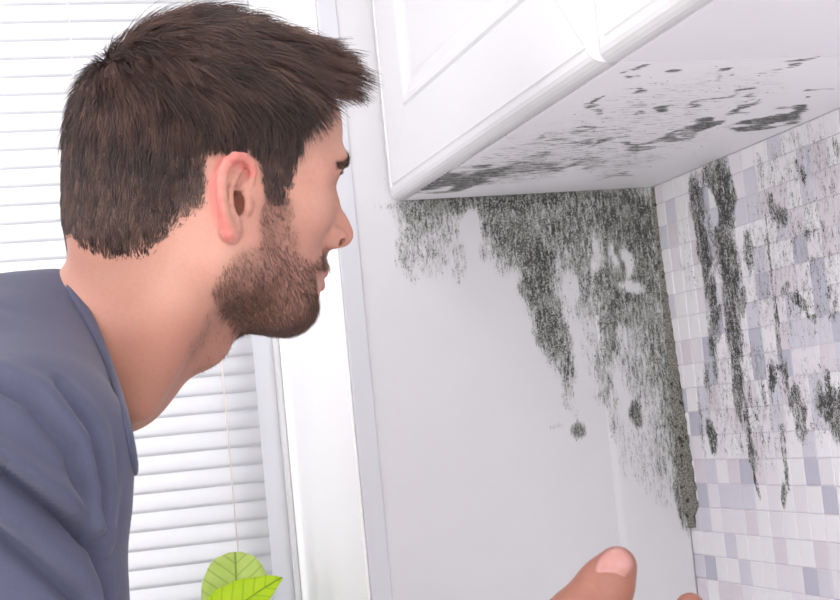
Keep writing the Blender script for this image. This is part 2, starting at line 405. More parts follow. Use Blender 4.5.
# window
box_w = lambda n, *a: struct(box(n, *a))
wl = struct(box('wall_rear', -2.6, XE, YW+0.06, YW+0.2, 0.0, 0.9, M_white), 'white wall below the window')
struct(box('wall_rear_side', -2.6, -1.05, YW-0.38, YW+0.2, 0.9, TOP, M_white), 'white wall left of the window')
struct(box('wall_rear_top', -1.05, XE, YW-0.38, YW+0.2, 2.2, TOP, M_white), 'white wall above the window')
struct(box('floor', -3.2, XT+0.15, -2.0, YW+0.2, -0.05, 0.0, M_floor), 'light laminate floor')
struct(box('ceiling', -3.2, XT+0.15, -2.0, YW+0.2, TOP, TOP+0.05, M_white), 'white ceiling')
V, F = [], []
for bx in ((-2.6, -2.5, -2.0, YW-0.38, 0.0, 0.9), (-2.6, -2.5, -2.0, YW-0.38, 2.2, TOP), (-2.6, -2.5, -2.0, -0.6, 0.9, 2.2), (-2.6, -2.5, 1.0, YW-0.38, 0.9, 2.2)):
    v, f = box_vf(*bx); F += [tuple(i+len(V) for i in q) for q in f]; V += v
struct(mesh('wall_left', V, F, M_white), 'white side wall with a window opening')
win = empty('window_1', (-0.3, YW, 0.9)); struct(win, 'white plastic framed window behind the blind')
def wpart(name, x0, x1, y0, y1, z0, z1, mat, bev=0.003):
    o = box(name, x0, x1, y0, y1, z0, z1, mat, None, bev); o.parent = win; o.matrix_parent_inverse = Matrix.Translation(-win.location); return o
wpart('window_frame', 0.306, XE-0.0005, YW, YW+0.06, 0.9, 2.2, M_frame)
wpart('window_frame', -1.05, -0.985, YW, YW+0.06, 0.9, 2.2, M_frame)
wpart('window_frame', -0.985, 0.306, YW, YW+0.06, 0.9, 0.965, M_frame)
wpart('window_frame', -0.985, 0.306, YW, YW+0.06, 2.135, 2.2, M_frame)
wpart('frame_bead', XE-0.0105, XE-0.0005, YW-0.012, YW, 0.9, 2.2, M_lacquer, 0.004)
t = NT('window_glass')
tr = t.n('ShaderNodeBsdfTransparent'); gl = t.n('ShaderNodeBsdfGlossy'); gl.inputs['Roughness'].default_value = 0.02
ms = t.n('ShaderNodeMixShader', i0=0.06, i1=tr.outputs[0], i2=gl.outputs[0]); t.t.links.new(ms.outputs[0], t.o.inputs[0]); M_glass = t.m
wpart('glass_pane', -0.985, 0.306, YW+0.028, YW+0.034, 0.965, 2.135, M_glass, 0)
o = box('window_sill', -1.05, XE-0.0005, YP-0.02, YW+0.06, 0.86, 0.9, M_lacquer, None, 0.004); o.parent = win; o.matrix_parent_inverse = Matrix.Translation(-win.location)

# blind
t = NT('blind_slat_plastic')
d = t.n('ShaderNodeBsdfDiffuse', i0=srgb(240, 240, 242)); tl = t.n('ShaderNodeBsdfTranslucent', i0=srgb(240, 240, 243))
ms = t.n('ShaderNodeMixShader', i0=0.5, i1=d.outputs[0], i2=tl.outputs[0]); t.t.links.new(ms.outputs[0], t.o.inputs[0]); M_slat = t.m
YB = YW-0.03
xs1 = 0.5*(on(265, 480, 1, YB)[0]+on(270, 560, 1, YB)[0])
bl = empty('window_blind', (-0.3, YB, 2.13)); tag(bl, 'closed white horizontal slat blind hanging in front of the bright window', 'blind')
def bpart(o): o.parent = bl; o.matrix_parent_inverse = Matrix.Translation(-bl.location); return o
sz0 = on(0, 22, 1, YB)[2]; SP = (on(0, 4, 1, YB)[2]-on(0, 112.8, 1, YB)[2])/6.0
V, F = [], []
NS = 7
for i in range(NS):
    a = (i/(NS-1)-0.5); w = 0.0300; tl_ = math.radians(79); cv = 0.0022*(1-4*a*a)
    yy, zz = a*w*math.cos(tl_)-cv*math.sin(tl_), a*w*math.sin(tl_)+cv*math.cos(tl_)
    V += [(-0.98, yy, zz), (xs1, yy, zz)]
F = [(2*i, 2*i+1, 2*i+3, 2*i+2) for i in range(NS-1)]
sme = bpy.data.meshes.new('slat'); sme.from_pydata(V, [], F); sme.materials.append(M_slat); sme.polygons.foreach_set('use_smooth', [True]*(NS-1)); sme.update()
z = sz0+SP*14
n = 0
while z > 0.93:
    if z < 2.11:
        o = link('slat', sme); o.location = (0, YB, z+SP*0.5); md = o.modifiers.new('s', 'SOLIDIFY'); md.thickness = 0.0006
        bpart(o); n += 1
    z -= SP
bpart(box('head_rail', -0.98, xs1, YB-0.02, YB+0.02, 2.12, 2.16, M_lacquer, None, 0.003))
bpart(box('bottom_rail', -0.98, xs1, YB-0.012, YB+0.012, 0.905, 0.925, M_lacquer, None, 0.003))
M_cord = plain('blind_cord', srgb(244, 228, 218), 0.8, 0.2, 0.05)
for xc in (on(232, 500, 1, YB)[0], on(72, 25, 1, YB)[0]-0.004, -0.55):
    v, f = tube([(xc, YB-0.0145, 0.92), (xc, YB-0.0145, 1.5), (xc, YB-0.0145, 2.12)], 0.0008, 6)
    bpart(mesh('ladder_cord', v, f, M_cord, None, True))

# ------------------------------------------------------------------ wall cabinets
CAB_BLOBS = [
    (452, 184, 50, 6.5, -6, .95), (470, 176, 62, 6, -8, .95), (500, 168, 44, 5, -6, .85), (545, 168, 60, 5, -8, .75), (590, 163, 40, 5, -8, .6), (540, 156, 16, 5, -6, .7), (615, 177, 26, 2.5, -6, .6), (420, 190, 18, 3, -14, .7),
    (777, 119, 30, 7, -10, 1.0), (750, 126, 24, 6, -8, .95), (795, 112, 12, 6, -16, .9), (706, 125, 22, 5.5, -14, 1.0), (690, 132, 10, 4, -10, .7), (663, 111, 11, 3.4, -14, 1.0), (745, 99, 12, 2.6, -10, .75), (636, 114, 9, 2.5, -8, .7),
    (709, 100, 26, 2.6, -17, .90), (742, 90, 16, 2.4, -10, .85), (746, 107, 24, 2.0, -14, .80), (816, 90, 20, 1.8, -14, .85), (644, 92, 8, 2.2, -8, .85), (597, 101, 13, 3.0, -42, .85), (636, 105, 16, 2.0, 6, .65),
    (603, 141, 26, 2.6, -18, .75), (614, 137, 24, 2.0, -16, .75), (580, 142, 18, 3, -8, .75), (668, 138, 26, 3.4, -10, .85), (640, 146, 20, 2.4, -4, .85), (556, 142, 14, 3.0, -10, .75), (600, 111, 10, 2, -6, .7), (583, 130, 16, 3, -4, .75), (545, 136, 14, 3, -20, .6),
    (642, 70, 14, 2.2, -14, .90), (623, 72, 9, 1.8, -10, .7), (675, 71, 12, 3.2, 6, .8), (729, 71, 9, 2.2, -14, .95), (718, 78, 8, 1.4, 0, .6), (800, 63, 16, 1.6, -6, .8), (780, 67, 12, 1.8, 0, .6), (700, 88, 10, 2, -14, .6), (770, 70, 14, 2, 0, .5),
    (650, 120, 110, 44, -12, .38), (560, 150, 120, 26, -12, .46), (500, 172, 100, 16, -8, .58), (720, 90, 90, 26, -8, .34), (620, 160, 60, 14, -10, .45),
]
t = NT('mouldy_cabinet_underside')
base = t.mix(t.noise(t.pos(), 30), srgb(240, 239, 241), srgb(244, 243, 245))
col, hm = mould(t, base, 2, ZB, (0, 1), CAB_BLOBS, (48, 250), 700, 0.007, speck=0.7, amp_s=1.9, amp_g=0.6, attr=True, deep_r=(0.30, 0.72))
t.set(Base_Color=col, Roughness=0.5); t.b.inputs['Specular IOR Level'].default_value = 0.4
t.bump(hm, 0.3, 0.001); M_cabbot = t.m
M_under = plain('clean_cabinet_underside', srgb(236, 234, 238), 0.5, 0.4, 0.01)

def door_profile():   # inset from the door edge, height of the face (towards the room)
    return [(0.0006, -0.018), (0.0, -0.0125), (0.0006, -0.0085), (0.0022, -0.0050), (0.0046, -0.0022), (0.0078, -0.0006), (0.0120, 0.0), (0.0130, -0.0030), (0.0150, -0.0022), (0.0160, -0.0012),
            (0.084, -0.0030), (0.087, -0.0010), (0.091, -0.0014), (0.098, -0.0045), (0.106, -0.0062), (0.112, -0.0065)]
def make_cabinet(y0, y1, under, label):
    H = 0.72
    root = empty('wall_cabinet', (XT, (y0+y1)/2, ZB)); tag(root, label, 'cabinet', 'wall cabinets in a row')
    inv = Matrix.Translation(-root.location)
    def sub(o, p=root): o.parent = p; o.matrix_parent_inverse = inv if p is root else Matrix.Translation(-p.location-root.location) ; return o
    a = 0.0006
    sub(box('body', XD+0.0184, XT-0.0002, y0+a, y1-a, ZB+0.016, ZB+H, M_lacquer, None, 0.001))
    if under is M_cabbot:
        bp = grid_box('bottom_panel', np.arange(XD+0.0184, XT-0.0002, 0.0025), np.arange(y0+a, y1-a, 0.0025), ZB, ZB+0.0158, (0, 1, 2), under); paint_mould(bp, CAB_BLOBS); sub(bp)
    else: sub(box('bottom_panel', XD+0.0184, XT-0.0002, y0+a, y1-a, ZB, ZB+0.0158, under, None, 0.0008))
    g = 0.0012
    door = mesh('door', *box_vf(XD+0.0075, XD+0.0180, y0+g+0.02, y1-g-0.02, ZB+0.022, ZB+H-0.02), M_lacquer); sub(door)
    prof = door_profile(); W, Hh = (y1-y0)-2*g, H
    gap = 0.00025
    def rail(name, L, M):
        # runs along local s in [0,L]; mitred ends; t = inset
        V, F = [], []
        for (tt, h) in prof:
            V += [(tt+gap, tt, h), (L-tt-gap, tt, h)]
        n = len(prof)
        V += [(prof[-1][0]+gap, prof[-1][0], -0.018), (L-prof[-1][0]-gap, prof[-1][0], -0.018)]
        F = [(2*i, 2*i+1, 2*i+3, 2*i+2) for i in range(n)] + [(2*n, 2*n+1, 1, 0)]
        F += [tuple(2*i for i in range(n+1)), tuple(2*i+1 for i in range(n, -1, -1))]
        o = mesh(name, [tuple(M @ Vector(v)) for v in V], F, M_lacquer); o.parent = door
        return o
    def T(o_, es, et):   # origin, direction along, direction inward; height along -X
        m = Matrix.Identity(4); eh = Vector((-1, 0, 0))
        for i in range(3): m[i][0], m[i][1], m[i][2], m[i][3] = es[i], et[i], eh[i], o_[i]
        return m
    yl, yr, zb, zt = y0+g, y1-g, ZB, ZB+Hh
    rail('rail', W, T((XD, yl, zb), (0, 1, 0), (0, 0, 1)))
    rail('rail', W, T((XD, yl, zt), (0, 1, 0), (0, 0, -1)))
    rail('stile', Hh, T((XD, yl, zb), (0, 0, 1), (0, 1, 0)))
    rail('stile', Hh, T((XD, yr, zb), (0, 0, 1), (0, -1, 0)))
    pn = box('door_panel', XD+0.0065, XD+0.0074, yl+0.1121, yr-0.1121, zb+0.1121, zt-0.1121, M_lacquer); pn.parent = door
    # bar handle high on the door, above the picture
    return root
make_cabinet(YS, YP-0.0004, M_cabbot, 'white panelled wall cabinet beside the wall, its underside streaked with black mould')
make_cabinet(YS-0.5814, YS, M_under, 'white panelled wall cabinet with a clean grey underside, right of the mouldy one')

# worktop and base cabinet below the picture
wt = box('worktop', XT-0.61, XT-0.0002, -0.6, YP-0.0002, 0.862, 0.9, M_top, None, 0.004); tag(wt, 'pale stone worktop running along the tiled wall', 'worktop')
rebase(wt, (XT-0.3, 0.5, 0.862))
for i, y in enumerate((-0.6, 0.117, 0.834)):
    r = empty('base_cabinet', (XT-0.29, y+0.358, 0.0)); tag(r, ('white base cabinet under the far end of worktop', 'white base cabinet under the middle of worktop', 'white base cabinet under the near end of worktop')[2-i], 'cabinet', 'base cabinets')
    for nm, a in (('body', (XT-0.575, XT-0.0002, y+0.001, y+0.716, 0.10, 0.8615)), ('plinth', (XT-0.54, XT-0.0002, y+0.001, y+0.716, 0.0, 0.0995)), ('door', (XT-0.595, XT-0.5755, y+0.003, y+0.714, 0.105, 0.858))):
        o = box(nm, *a, M_lacquer, None, 0.001); o.parent = r; o.matrix_parent_inverse = Matrix.Translation(-r.location)
        if nm == 'door':
            v, f = tube([(XT-0.615, y+0.25, 0.78), (XT-0.615, y+0.36, 0.78), (XT-0.615, y+0.47, 0.78)], 0.005, 8); h = mesh('handle', v, f, M_frame, o, True)

# unseen fill lamp, added to bounce light up to the cabinet underside
lamp = empty('added_fill_lamp', (-0.15, 0.55, TOP)); tag(lamp, 'added round white fill lamp on the ceiling, out of view', 'lamp')
v, f = lathe([(0.001, -0.001), (0.2, -0.001), (0.21, -0.008), (0.21, -0.035), (0.2, -0.042), (0.196, -0.036), (0.001, -0.034)], 48)
o = mesh('fill_lamp_housing', v, f, M_lacquer, lamp, True)
lt_ = NT('fill_lamp_diffuser'); lt_.b.inputs['Emission Color'].default_value = (1, 0.98, 0.95, 1); lt_.b.inputs['Emission Strength'].default_value = 6.0
lt_.set(Base_Color=lt_.mix(lt_.noise(lt_.pos(), 50), srgb(250, 250, 250), srgb(245, 245, 245)))
v, f = lathe([(0.0005, -0.046), (0.1, -0.0455), (0.17, -0.043), (0.195, -0.038)], 48); mesh('fill_lamp_diffuser', v, f, lt_.m, lamp, True)
# ------------------------------------------------------------------ the person
YAWH = math.radians(25)                        # how far the head is turned away from the camera
CH, SH = math.cos(YAWH), math.sin(YAWH)
HD = 1.08
HO = np.array([(199-420)*HD/FPX, (300-205)*HD/FPX, HD])         # between the ears, camera axes
HA = np.array([[CH, 0, SH], [SH, 0, -CH], [0, 1, 0]])           # head axes (forward, his right, up) in camera axes
def k2h(K): return (np.asarray(K)-HO) @ HA.T
def h2k(P): return np.asarray(P) @ HA + HO
def h2w(P): return CAMP + h2k(P) @ AX
def h2px(P):
    K = h2k(P); return np.stack([420+FPX*K[..., 0]/K[..., 2], 300-FPX*K[..., 1]/K[..., 2]], -1)
def hp(px, py, d): return k2h(np.array([(px-420)*d/FPX, (300-py)*d/FPX, d]))
def near_px(P):                                # picture position of a head point, left half mirrored onto the right half
    Q = np.array(P, float); Q[..., 1] = np.abs(Q[..., 1]); return h2px(Q)

class Field:
    def __init__(s, xs, ys, zs):
        s.g = [np.asarray(a, np.float32) for a in (xs, ys, zs)]
        s.f = np.full([len(a) for a in s.g], 1.0, np.float32)
    def region(s, lo, hi, m):
        sl = []
        for a, l, h in zip(s.g, lo, hi):
            i0 = max(0, np.searchsorted(a, l-m)-1); i1 = min(len(a), np.searchsorted(a, h+m)+1)
            if i1 <= i0: return None, None
            sl.append(slice(i0, i1))
        X = s.g[0][sl[0]][:, None, None]; Y = s.g[1][sl[1]][None, :, None]; Z = s.g[2][sl[2]][None, None, :]
        return tuple(sl), (X, Y, Z)
    def comb(s, sl, d, k, op):
        a = s.f[sl]
        if op == 'add':
            if k > 0:
                h = np.clip(0.5+0.5*(a-d)/k, 0, 1); s.f[sl] = a*(1-h)+d*h-k*h*(1-h)
            else: s.f[sl] = np.minimum(a, d)
        else:
            d = -d
            if k > 0:
                h = np.clip(0.5-0.5*(a-d)/k, 0, 1); s.f[sl] = a*(1-h)+d*h+k*h*(1-h)
            else: s.f[sl] = np.maximum(a, d)
    def ell(s, c, r, k=0.01, op='add', rot=None):
        c, r = np.asarray(c, float), np.asarray(r, float)*np.ones(3); R = r.max() if rot is not None else r
        sl, G = s.region(c-R, c+R, k*1.2+0.006)
        if sl is None: return
        q = [G[i]-c[i] for i in range(3)]
        if rot is not None: q = [rot[i][0]*q[0]+rot[i][1]*q[1]+rot[i][2]*q[2] for i in range(3)]
        k0 = np.sqrt((q[0]/r[0])**2+(q[1]/r[1])**2+(q[2]/r[2])**2)
        k1 = np.sqrt((q[0]/r[0]**2)**2+(q[1]/r[1]**2)**2+(q[2]/r[2]**2)**2)+1e-9
        s.comb(sl, k0*(k0-1)/k1, k, op)
    def cap(s, a, b, ra, rb=None, k=0.01, op='add'):
        a, b = np.asarray(a, float), np.asarray(b, float); rb = ra if rb is None else rb
        m = max(ra, rb); sl, G = s.region(np.minimum(a, b)-m, np.maximum(a, b)+m, k*1.2+0.006)
        if sl is None: return
        ab = b-a; L = float(ab @ ab)+1e-12
        t = np.clip(sum((G[i]-a[i])*ab[i] for i in range(3))/L, 0, 1)
        d = np.sqrt(sum((G[i]-a[i]-t*ab[i])**2 for i in range(3)))-(ra+(rb-ra)*t)
        s.comb(sl, d, k, op)
    def chain(s, pts, k=0.008):
        for (p, r), (q, r2) in zip(pts[:-1], pts[1:]): s.cap(p, q, r, r2, k)
    def sym(s, kind, *a, **kw):
        for sg in (1, -1):
            m = lambda p: (p[0], p[1]*sg, p[2])
            if kind == 'cap': s.cap(m(a[0]), m(a[1]), *a[2:], **kw)
            else: s.ell(m(a[0]), *a[1:], **kw)
    def nets(s):
        f = s.f; gx, gy, gz = s.g; nx, ny, nz = f.shape; sg = f < 0
        cs = np.zeros((nx-1, ny-1, nz-1), np.uint8)
        for i in (0, 1):
            for j in (0, 1):
                for l in (0, 1): cs += sg[i:nx-1+i, j:ny-1+j, l:nz-1+l]
        I = np.argwhere((cs > 0) & (cs < 8)); idx = np.full(cs.shape, -1, np.int32); idx[tuple(I.T)] = np.arange(len(I))
        acc = np.zeros((len(I), 3)); cnt = np.zeros(len(I))
        G = (gx, gy, gz)
        cor = [(i, j, l) for i in (0, 1) for j in (0, 1) for l in (0, 1)]
        for a in cor:
            for ax in range(3):
                if a[ax]: continue
                b = list(a); b[ax] = 1
                A = I+np.array(a); B = I+np.array(b); fa, fb = f[tuple(A.T)], f[tuple(B.T)]
                m = (fa < 0) != (fb < 0); t = np.where(m, fa/np.where(m, fa-fb, 1), 0)
                for c in range(3):
                    pa, pb = G[c][A[:, c]], G[c][B[:, c]]; acc[:, c] += np.where(m, pa+(pb-pa)*t, 0)
                cnt += m
        V = acc/cnt[:, None]; F = []
        for ax in range(3):
            o1, o2 = [(1, 2), (2, 0), (0, 1)][ax]
            s0 = [slice(None)]*3; s1 = [slice(None)]*3; s0[ax] = slice(0, -1); s1[ax] = slice(1, None)
            A, B = sg[tuple(s0)], sg[tuple(s1)]
            for flip in (0, 1):
                E = np.argwhere((A & ~B) if not flip else (~A & B))
                ok = (E[:, o1] > 0) & (E[:, o2] > 0) & (E[:, o1] < f.shape[o1]-1) & (E[:, o2] < f.shape[o2]-1); E = E[ok]
                q = []
                for d1, d2 in ((0, 0), (-1, 0), (-1, -1), (0, -1)):
                    e = E.copy(); e[:, o1] += d1; e[:, o2] += d2; q.append(idx[tuple(e.T)])
                q = np.stack(q, 1); F.append(q[:, ::-1] if flip else q)
        F = np.concatenate(F); F = F[(F >= 0).all(1)]
        return V, F[:, ::-1] if False else F
def vnormals(V, F):
    n = np.cross(V[F[:, 2]]-V[F[:, 0]], V[F[:, 3]]-V[F[:, 1]]); N = np.zeros_like(V)
    for j in range(4): np.add.at(N, F[:, j], n)
    return N/(np.linalg.norm(N, axis=1)[:, None]+1e-12)
def laplace(V, F, it=2, lam=0.5):
    for _ in range(it):
        S = np.zeros_like(V); n = np.zeros(len(V))
        for j in range(4):
            a, b = F[:, j], F[:, (j+1) % 4]; np.add.at(S, a, V[b]); np.add.at(n, a, 1)
        V = V+lam*(S/np.maximum(n, 1)[:, None]-V)
    return V
def sstep(x, a, b):
    t = np.clip((x-a)/(b-a), 0, 1); return t*t*(3-2*t)
def in_poly(P, poly):
    x, y = P[:, 0], P[:, 1]; c = np.zeros(len(P), bool); n = len(poly)
    for i in range(n):
        (x1, y1), (x2, y2) = poly[i], poly[(i+1) % n]
        c ^= ((y1 > y) != (y2 > y)) & (x < (x2-x1)*(y-y1)/(y2-y1+1e-12)+x1)
    return c
def seg_dist(P, line):
    d = np.full(len(P), 1e9)
    for (a, b) in zip(line[:-1], line[1:]):
        a, b = np.array(a, float), np.array(b, float); ab = b-a
        t = np.clip(((P-a) @ ab)/(ab @ ab), 0, 1); d = np.minimum(d, np.linalg.norm(P-a-t[:, None]*ab, axis=1))
    return d
def signed_curve(P, line):                      # > 0 on the right hand side (up and right) of a curve drawn downwards
    d = np.full(len(P), 1e9); s = np.zeros(len(P))
    for (a, b) in zip(line[:-1], line[1:]):
        a, b = np.array(a, float), np.array(b, float); ab = b-a
        t = np.clip(((P-a) @ ab)/(ab @ ab), 0, 1); q = P-a-t[:, None]*ab; dd = np.linalg.norm(q, axis=1)
        m = dd < d-1e-9; s = np.where(m, np.sign(ab[1]*q[:, 0]-ab[0]*q[:, 1]), s); d = np.where(m, dd, d)
    return d*s

fine = lambda a, b, st: np.arange(a, b, st)
gx = np.r_[fine(-0.66, -0.135, 0.008), fine(-0.135, 0.138, 0.0014), fine(0.138, 0.24, 0.006)]
gy = np.r_[fine(-0.34, -0.105, 0.008), fine(-0.105, 0.0, 0.0018), fine(0.0, 0.118, 0.0014), fine(0.118, 0.42, 0.007)]
gz = np.r_[fine(-0.62, -0.20, 0.007), fine(-0.20, -0.115, 0.003), fine(-0.115, 0.145, 0.0014)]

# torso primitives are shared by body and shirt
R_SH, L_SH = hp(10, 470, 0.935), None
CHEST = hp(-50, 440, 1.12)
L_SH = CHEST + np.array([0.0, -0.175, -0.01]) + (R_SH-CHEST)*np.array([1, 0, 1])
NECKB = hp(82, 350, 1.10)
BELLY = hp(-330, 735, 1.13); HIP = hp(-430, 860, 1.13)
ELB = k2h(np.array([-0.215, -0.37, 0.885])); WRI = hp(478, 676, 0.83)
L_ELB = L_SH + np.array([0.10, -0.02, -0.27]); L_WRI = L_ELB + np.array([0.22, 0.06, 0.03])
def torso(F, e=0.0, arm=True):
    F.cap(CHEST, BELLY, 0.112+e, 0.115+e, 0.02)
    F.cap(BELLY, HIP, 0.115+e, 0.12+e, 0.02)
    s = np.array([0, 0.075, 0])
    F.cap(CHEST+s, BELLY+s*0.8, 0.098+e, 0.10+e, 0.03); F.cap(CHEST-s, BELLY-s*0.8, 0.098+e, 0.10+e, 0.03)
    F.cap(BELLY+s*0.8, HIP+s*0.8, 0.10+e, 0.105+e, 0.03); F.cap(BELLY-s*0.8, HIP-s*0.8, 0.10+e, 0.105+e, 0.03)
    F.cap(NECKB, CHEST, 0.050+e, 0.09+e, 0.03)
    for sh in (R_SH, L_SH):
        F.cap(NECKB+np.array([-0.022, 0, -0.004]), sh, 0.038+e, 0.062+e, 0.03)
        F.cap(hp(8, 368, 1.08) if sh is R_SH else hp(-20, 368, 1.2), sh, 0.052+e, 0.058+e, 0.03)
    F.cap(R_SH, R_SH+(ELB-R_SH)*0.5, 0.063+e, 0.055+e, 0.02); F.cap(L_SH, L_SH+(L_ELB-L_SH)*0.5, 0.06+e, 0.052+e, 0.02)
    if arm:
        F.cap(R_SH+(ELB-R_SH)*0.4, ELB, 0.050, 0.042, 0.02); F.cap(ELB, WRI, 0.043, 0.028, 0.02)
        F.cap(L_SH+(L_ELB-L_SH)*0.4, L_ELB, 0.050, 0.042, 0.02); F.cap(L_ELB, L_WRI, 0.043, 0.028, 0.02)
        F.ell(L_WRI+np.array([0.05, 0.0, 0.0]), (0.05, 0.04, 0.018), 0.02)

EARC = None
def ear(F, sg):
    # ear drawn in its own plane: picture position on the head side, n = distance out of the plane
    def E(px, py, n): 
        x = (px-243)/1403/0.98; z = (-40+(243-py)*0.905)/1403
        # plane leaves the head going backwards
        bx = 0.006; off = 0.0770+(-x+0.012)*0.40
        p = np.array([bx+x*0.98, off+n*0.95, z]); p[0] += n*0.28
        return np.array([p[0], p[1]*sg, p[2]])
    u = 1/1403
    plate = [(238, 168, 10.5), (232, 180, 13), (231, 196, 12.5), (231, 212, 11), (231, 226, 8.0)]
    for (a, b) in zip(plate[:-1], plate[1:]):
        F.cap(E(a[0], a[1], -0.006), E(b[0], b[1], -0.006), 0.0052, 0.0052, 0.003)
    for (x_, y_, r_) in plate: F.ell(E(x_, y_, -0.004), (r_*u*1.0, 0.0040, r_*u*1.0), 0.003)
    helix = [(246, 194, 2.6, -.001), (250, 183, 3.4, .001), (251.5, 172, 4.0, .0024), (248, 162, 4.3, .003), (239.5, 157, 4.6, .0034), (230, 157.5, 4.8, .0036), (221, 164, 5.0, .004),
             (216, 174, 5.2, .004), (214.5, 186, 5.2, .004), (215.5, 199, 5.1, .0036), (218.5, 212, 5.0, .003), (222.5, 224, 5.2, .002), (227, 234, 6.4, .0004), (231, 238, 5.4, -.001)]
    F.ell(E(238, 204, 0.0060), (0.0072, 0.0150, 0.0095), 0.002, op='sub')
    F.cap(E(246, 173, 0.0060), E(229, 194, 0.0055), 0.0052, 0.0056, 0.0015, op='sub'); F.cap(E(245, 174, 0.0), E(230, 193, -0.001), 0.0022, 0.0026, 0.001, op='sub')
    F.cap(E(228, 166, 0.0050), E(222, 180, 0.0050), 0.0038, 0.0038, 0.002, op='sub'); F.cap(E(222, 180, 0.0050), E(222, 208, 0.0050), 0.0038, 0.0034, 0.002, op='sub')
    for (a, b) in zip(helix[:-1], helix[1:]):
        F.cap(E(a[0], a[1], a[3]), E(b[0], b[1], b[3]), a[2]*u, b[2]*u, 0.0012)
    anti = [(240, 170, 2.2, .000), (231, 181, 2.6, .0010), (226.5, 192, 3.0, .0018), (226, 204, 3.2, .0018), (229, 214, 3.4, .0012), (234, 222, 3.6, .0004)]
    for (a, b) in zip(anti[:-1], anti[1:]):
        F.cap(E(a[0], a[1], a[3]), E(b[0], b[1], b[3]), a[2]*u, b[2]*u, 0.0025)
    F.cap(E(246, 196, -0.001), E(234, 196.5, -0.002), 2.0*u, 1.5*u, 0.0015)             # crus of the helix
    F.ell(E(246.5, 206, 0.0005), (0.0036, 0.0042, 0.0060), 0.004)                       # tragus
    F.ell(E(230, 232, -0.002), (0.0078, 0.0045, 0.0085), 0.004)                         # lobe
    F.ell(E(238, 204.5, -0.0070), (0.0068, 0.0120, 0.0090), 0.001, op='sub'); F.cap(E(245, 172, 0.000), E(230, 194, -0.001), 0.0028, 0.0036, 0.001, op='sub')
    return E

def build_body():
    F = Field(gx, gy, gz)
    torso(F, -0.012)
    # neck
    F.cap(hp(172, 236, 1.09), hp(110, 340, 1.10), 0.055, 0.054, 0.03)
    F.cap(hp(196, 262, 1.07), hp(116, 366, 1.085), 0.041, 0.040, 0.03)
    F.sym('cap', (-0.012, 0.052, -0.045), tuple((hp(122, 396, 1.085))*np.array([1, 0, 1])+np.array([0, 0.018, 0])), 0.016, 0.012, k=0.03)
    F.ell(hp(205, 340, 1.085), (0.017, 0.014, 0.017), 0.025)                              # larynx
    # skull and face
    F.ell((-0.000, 0, 0.043), (0.087, 0.0745, 0.081), 0.02)
    F.ell((-0.030, 0, 0.030), (0.058, 0.068, 0.070), 0.02)
    F.ell((0.040, 0, 0.045), (0.056, 0.060, 0.060), 0.03)
    F.ell((-0.040, 0, -0.012), (0.053, 0.050, 0.050), 0.025)
    F.ell((0.050, 0, 0.010), (0.043, 0.058, 0.055), 0.02)
    F.ell((0.046, 0, -0.035), (0.036, 0.047, 0.050), 0.02)
    F.sym('cap', (0.004, 0.056, -0.033), (0.052, 0.032, -0.066), 0.0165, 0.015, k=0.03)
    F.sym('cap', (0.000, 0.060, 0.0), (0.008, 0.055, -0.040), 0.016, 0.017, k=0.03)
    F.sym('cap', (0.052, 0.030, -0.066), (0.066, 0.008, -0.071), 0.0150, 0.0150, k=0.02)
    F.ell((0.067, 0, -0.0700), (0.0145, 0.020, 0.0160), 0.015)
    F.cap((0.042, 0, -0.056), (0.008, 0, -0.054), 0.026, 0.034, 0.02)                       # floor of the mouth
    F.sym('ell', (0.058, 0.045, -0.006), (0.024, 0.020, 0.018), k=0.02)
    F.sym('cap', (0.060, 0.050, 0.002), (0.012, 0.068, 0.006), 0.010, 0.007, k=0.02)
    F.sym('cap', (0.0930, 0.010, 0.0260), (0.0860, 0.036, 0.0310), 0.0100, 0.0095, k=0.012)
    F.sym('cap', (0.0860, 0.036, 0.0310), (0.0700, 0.053, 0.0240), 0.0095, 0.0080, k=0.012)
    F.ell((0.064, 0, 0.060), (0.038, 0.044, 0.038), 0.02)
    F.sym('ell', (0.101, 0.031, 0.0125), (0.0155, 0.0160, 0.0120), k=0.012, op='sub')
    F.sym('ell', (0.0765, 0.031, 0.0140), (0.0135, 0.0150, 0.0125), k=0.004)
    F.ell((0.069, 0, -0.045), (0.021, 0.028, 0.024), 0.016)
    # nose
    F.cap((0.0910, 0, 0.0200), (0.1050, 0, -0.0120), 0.0072, 0.0082, 0.009)
    F.cap((0.1050, 0, -0.0110), (0.1090, 0, -0.0185), 0.0082, 0.0090, 0.006)
    F.cap((0.1085, 0, -0.0205), (0.090, 0, -0.0275), 0.0064, 0.0068, 0.006)
    F.sym('cap', (0.088, 0.013, -0.012), (0.096, 0.0055, 0.004), 0.0075, 0.006, k=0.010)
    F.sym('ell', (0.0975, 0.0120, -0.0220), (0.0115, 0.0064, 0.0085), k=0.004)
    F.sym('cap', (0.1050, 0.0170, -0.0265), (0.1000, 0.0045, -0.0215), 0.0034, 0.0032, k=0.0008, op='sub')
    # lips
    F.cap((0.0900, 0, -0.0340), (0.0915, 0, -0.0430), 0.0050, 0.0056, 0.008)
    F.sym('cap', (0.0910, 0.004, -0.0470), (0.0750, 0.023, -0.0520), 0.0052, 0.0030, k=0.006)
    F.sym('cap', (0.0885, 0.000, -0.0580), (0.0750, 0.020, -0.0545), 0.0064, 0.0034, k=0.004)
    F.sym('cap', (0.0985, 0.0, -0.0525), (0.0810, 0.023, -0.0530), 0.0010, 0.0009, k=0.002, op='sub')
    F.ell((0.088, 0, -0.0675), (0.008, 0.014, 0.0045), 0.008, op='sub')
    ear(F, 1); ear(F, -1)
    V, Q = F.nets()
    return V, Q
BV, BQ = build_body()
BV = laplace(BV, BQ, 1, 0.4)
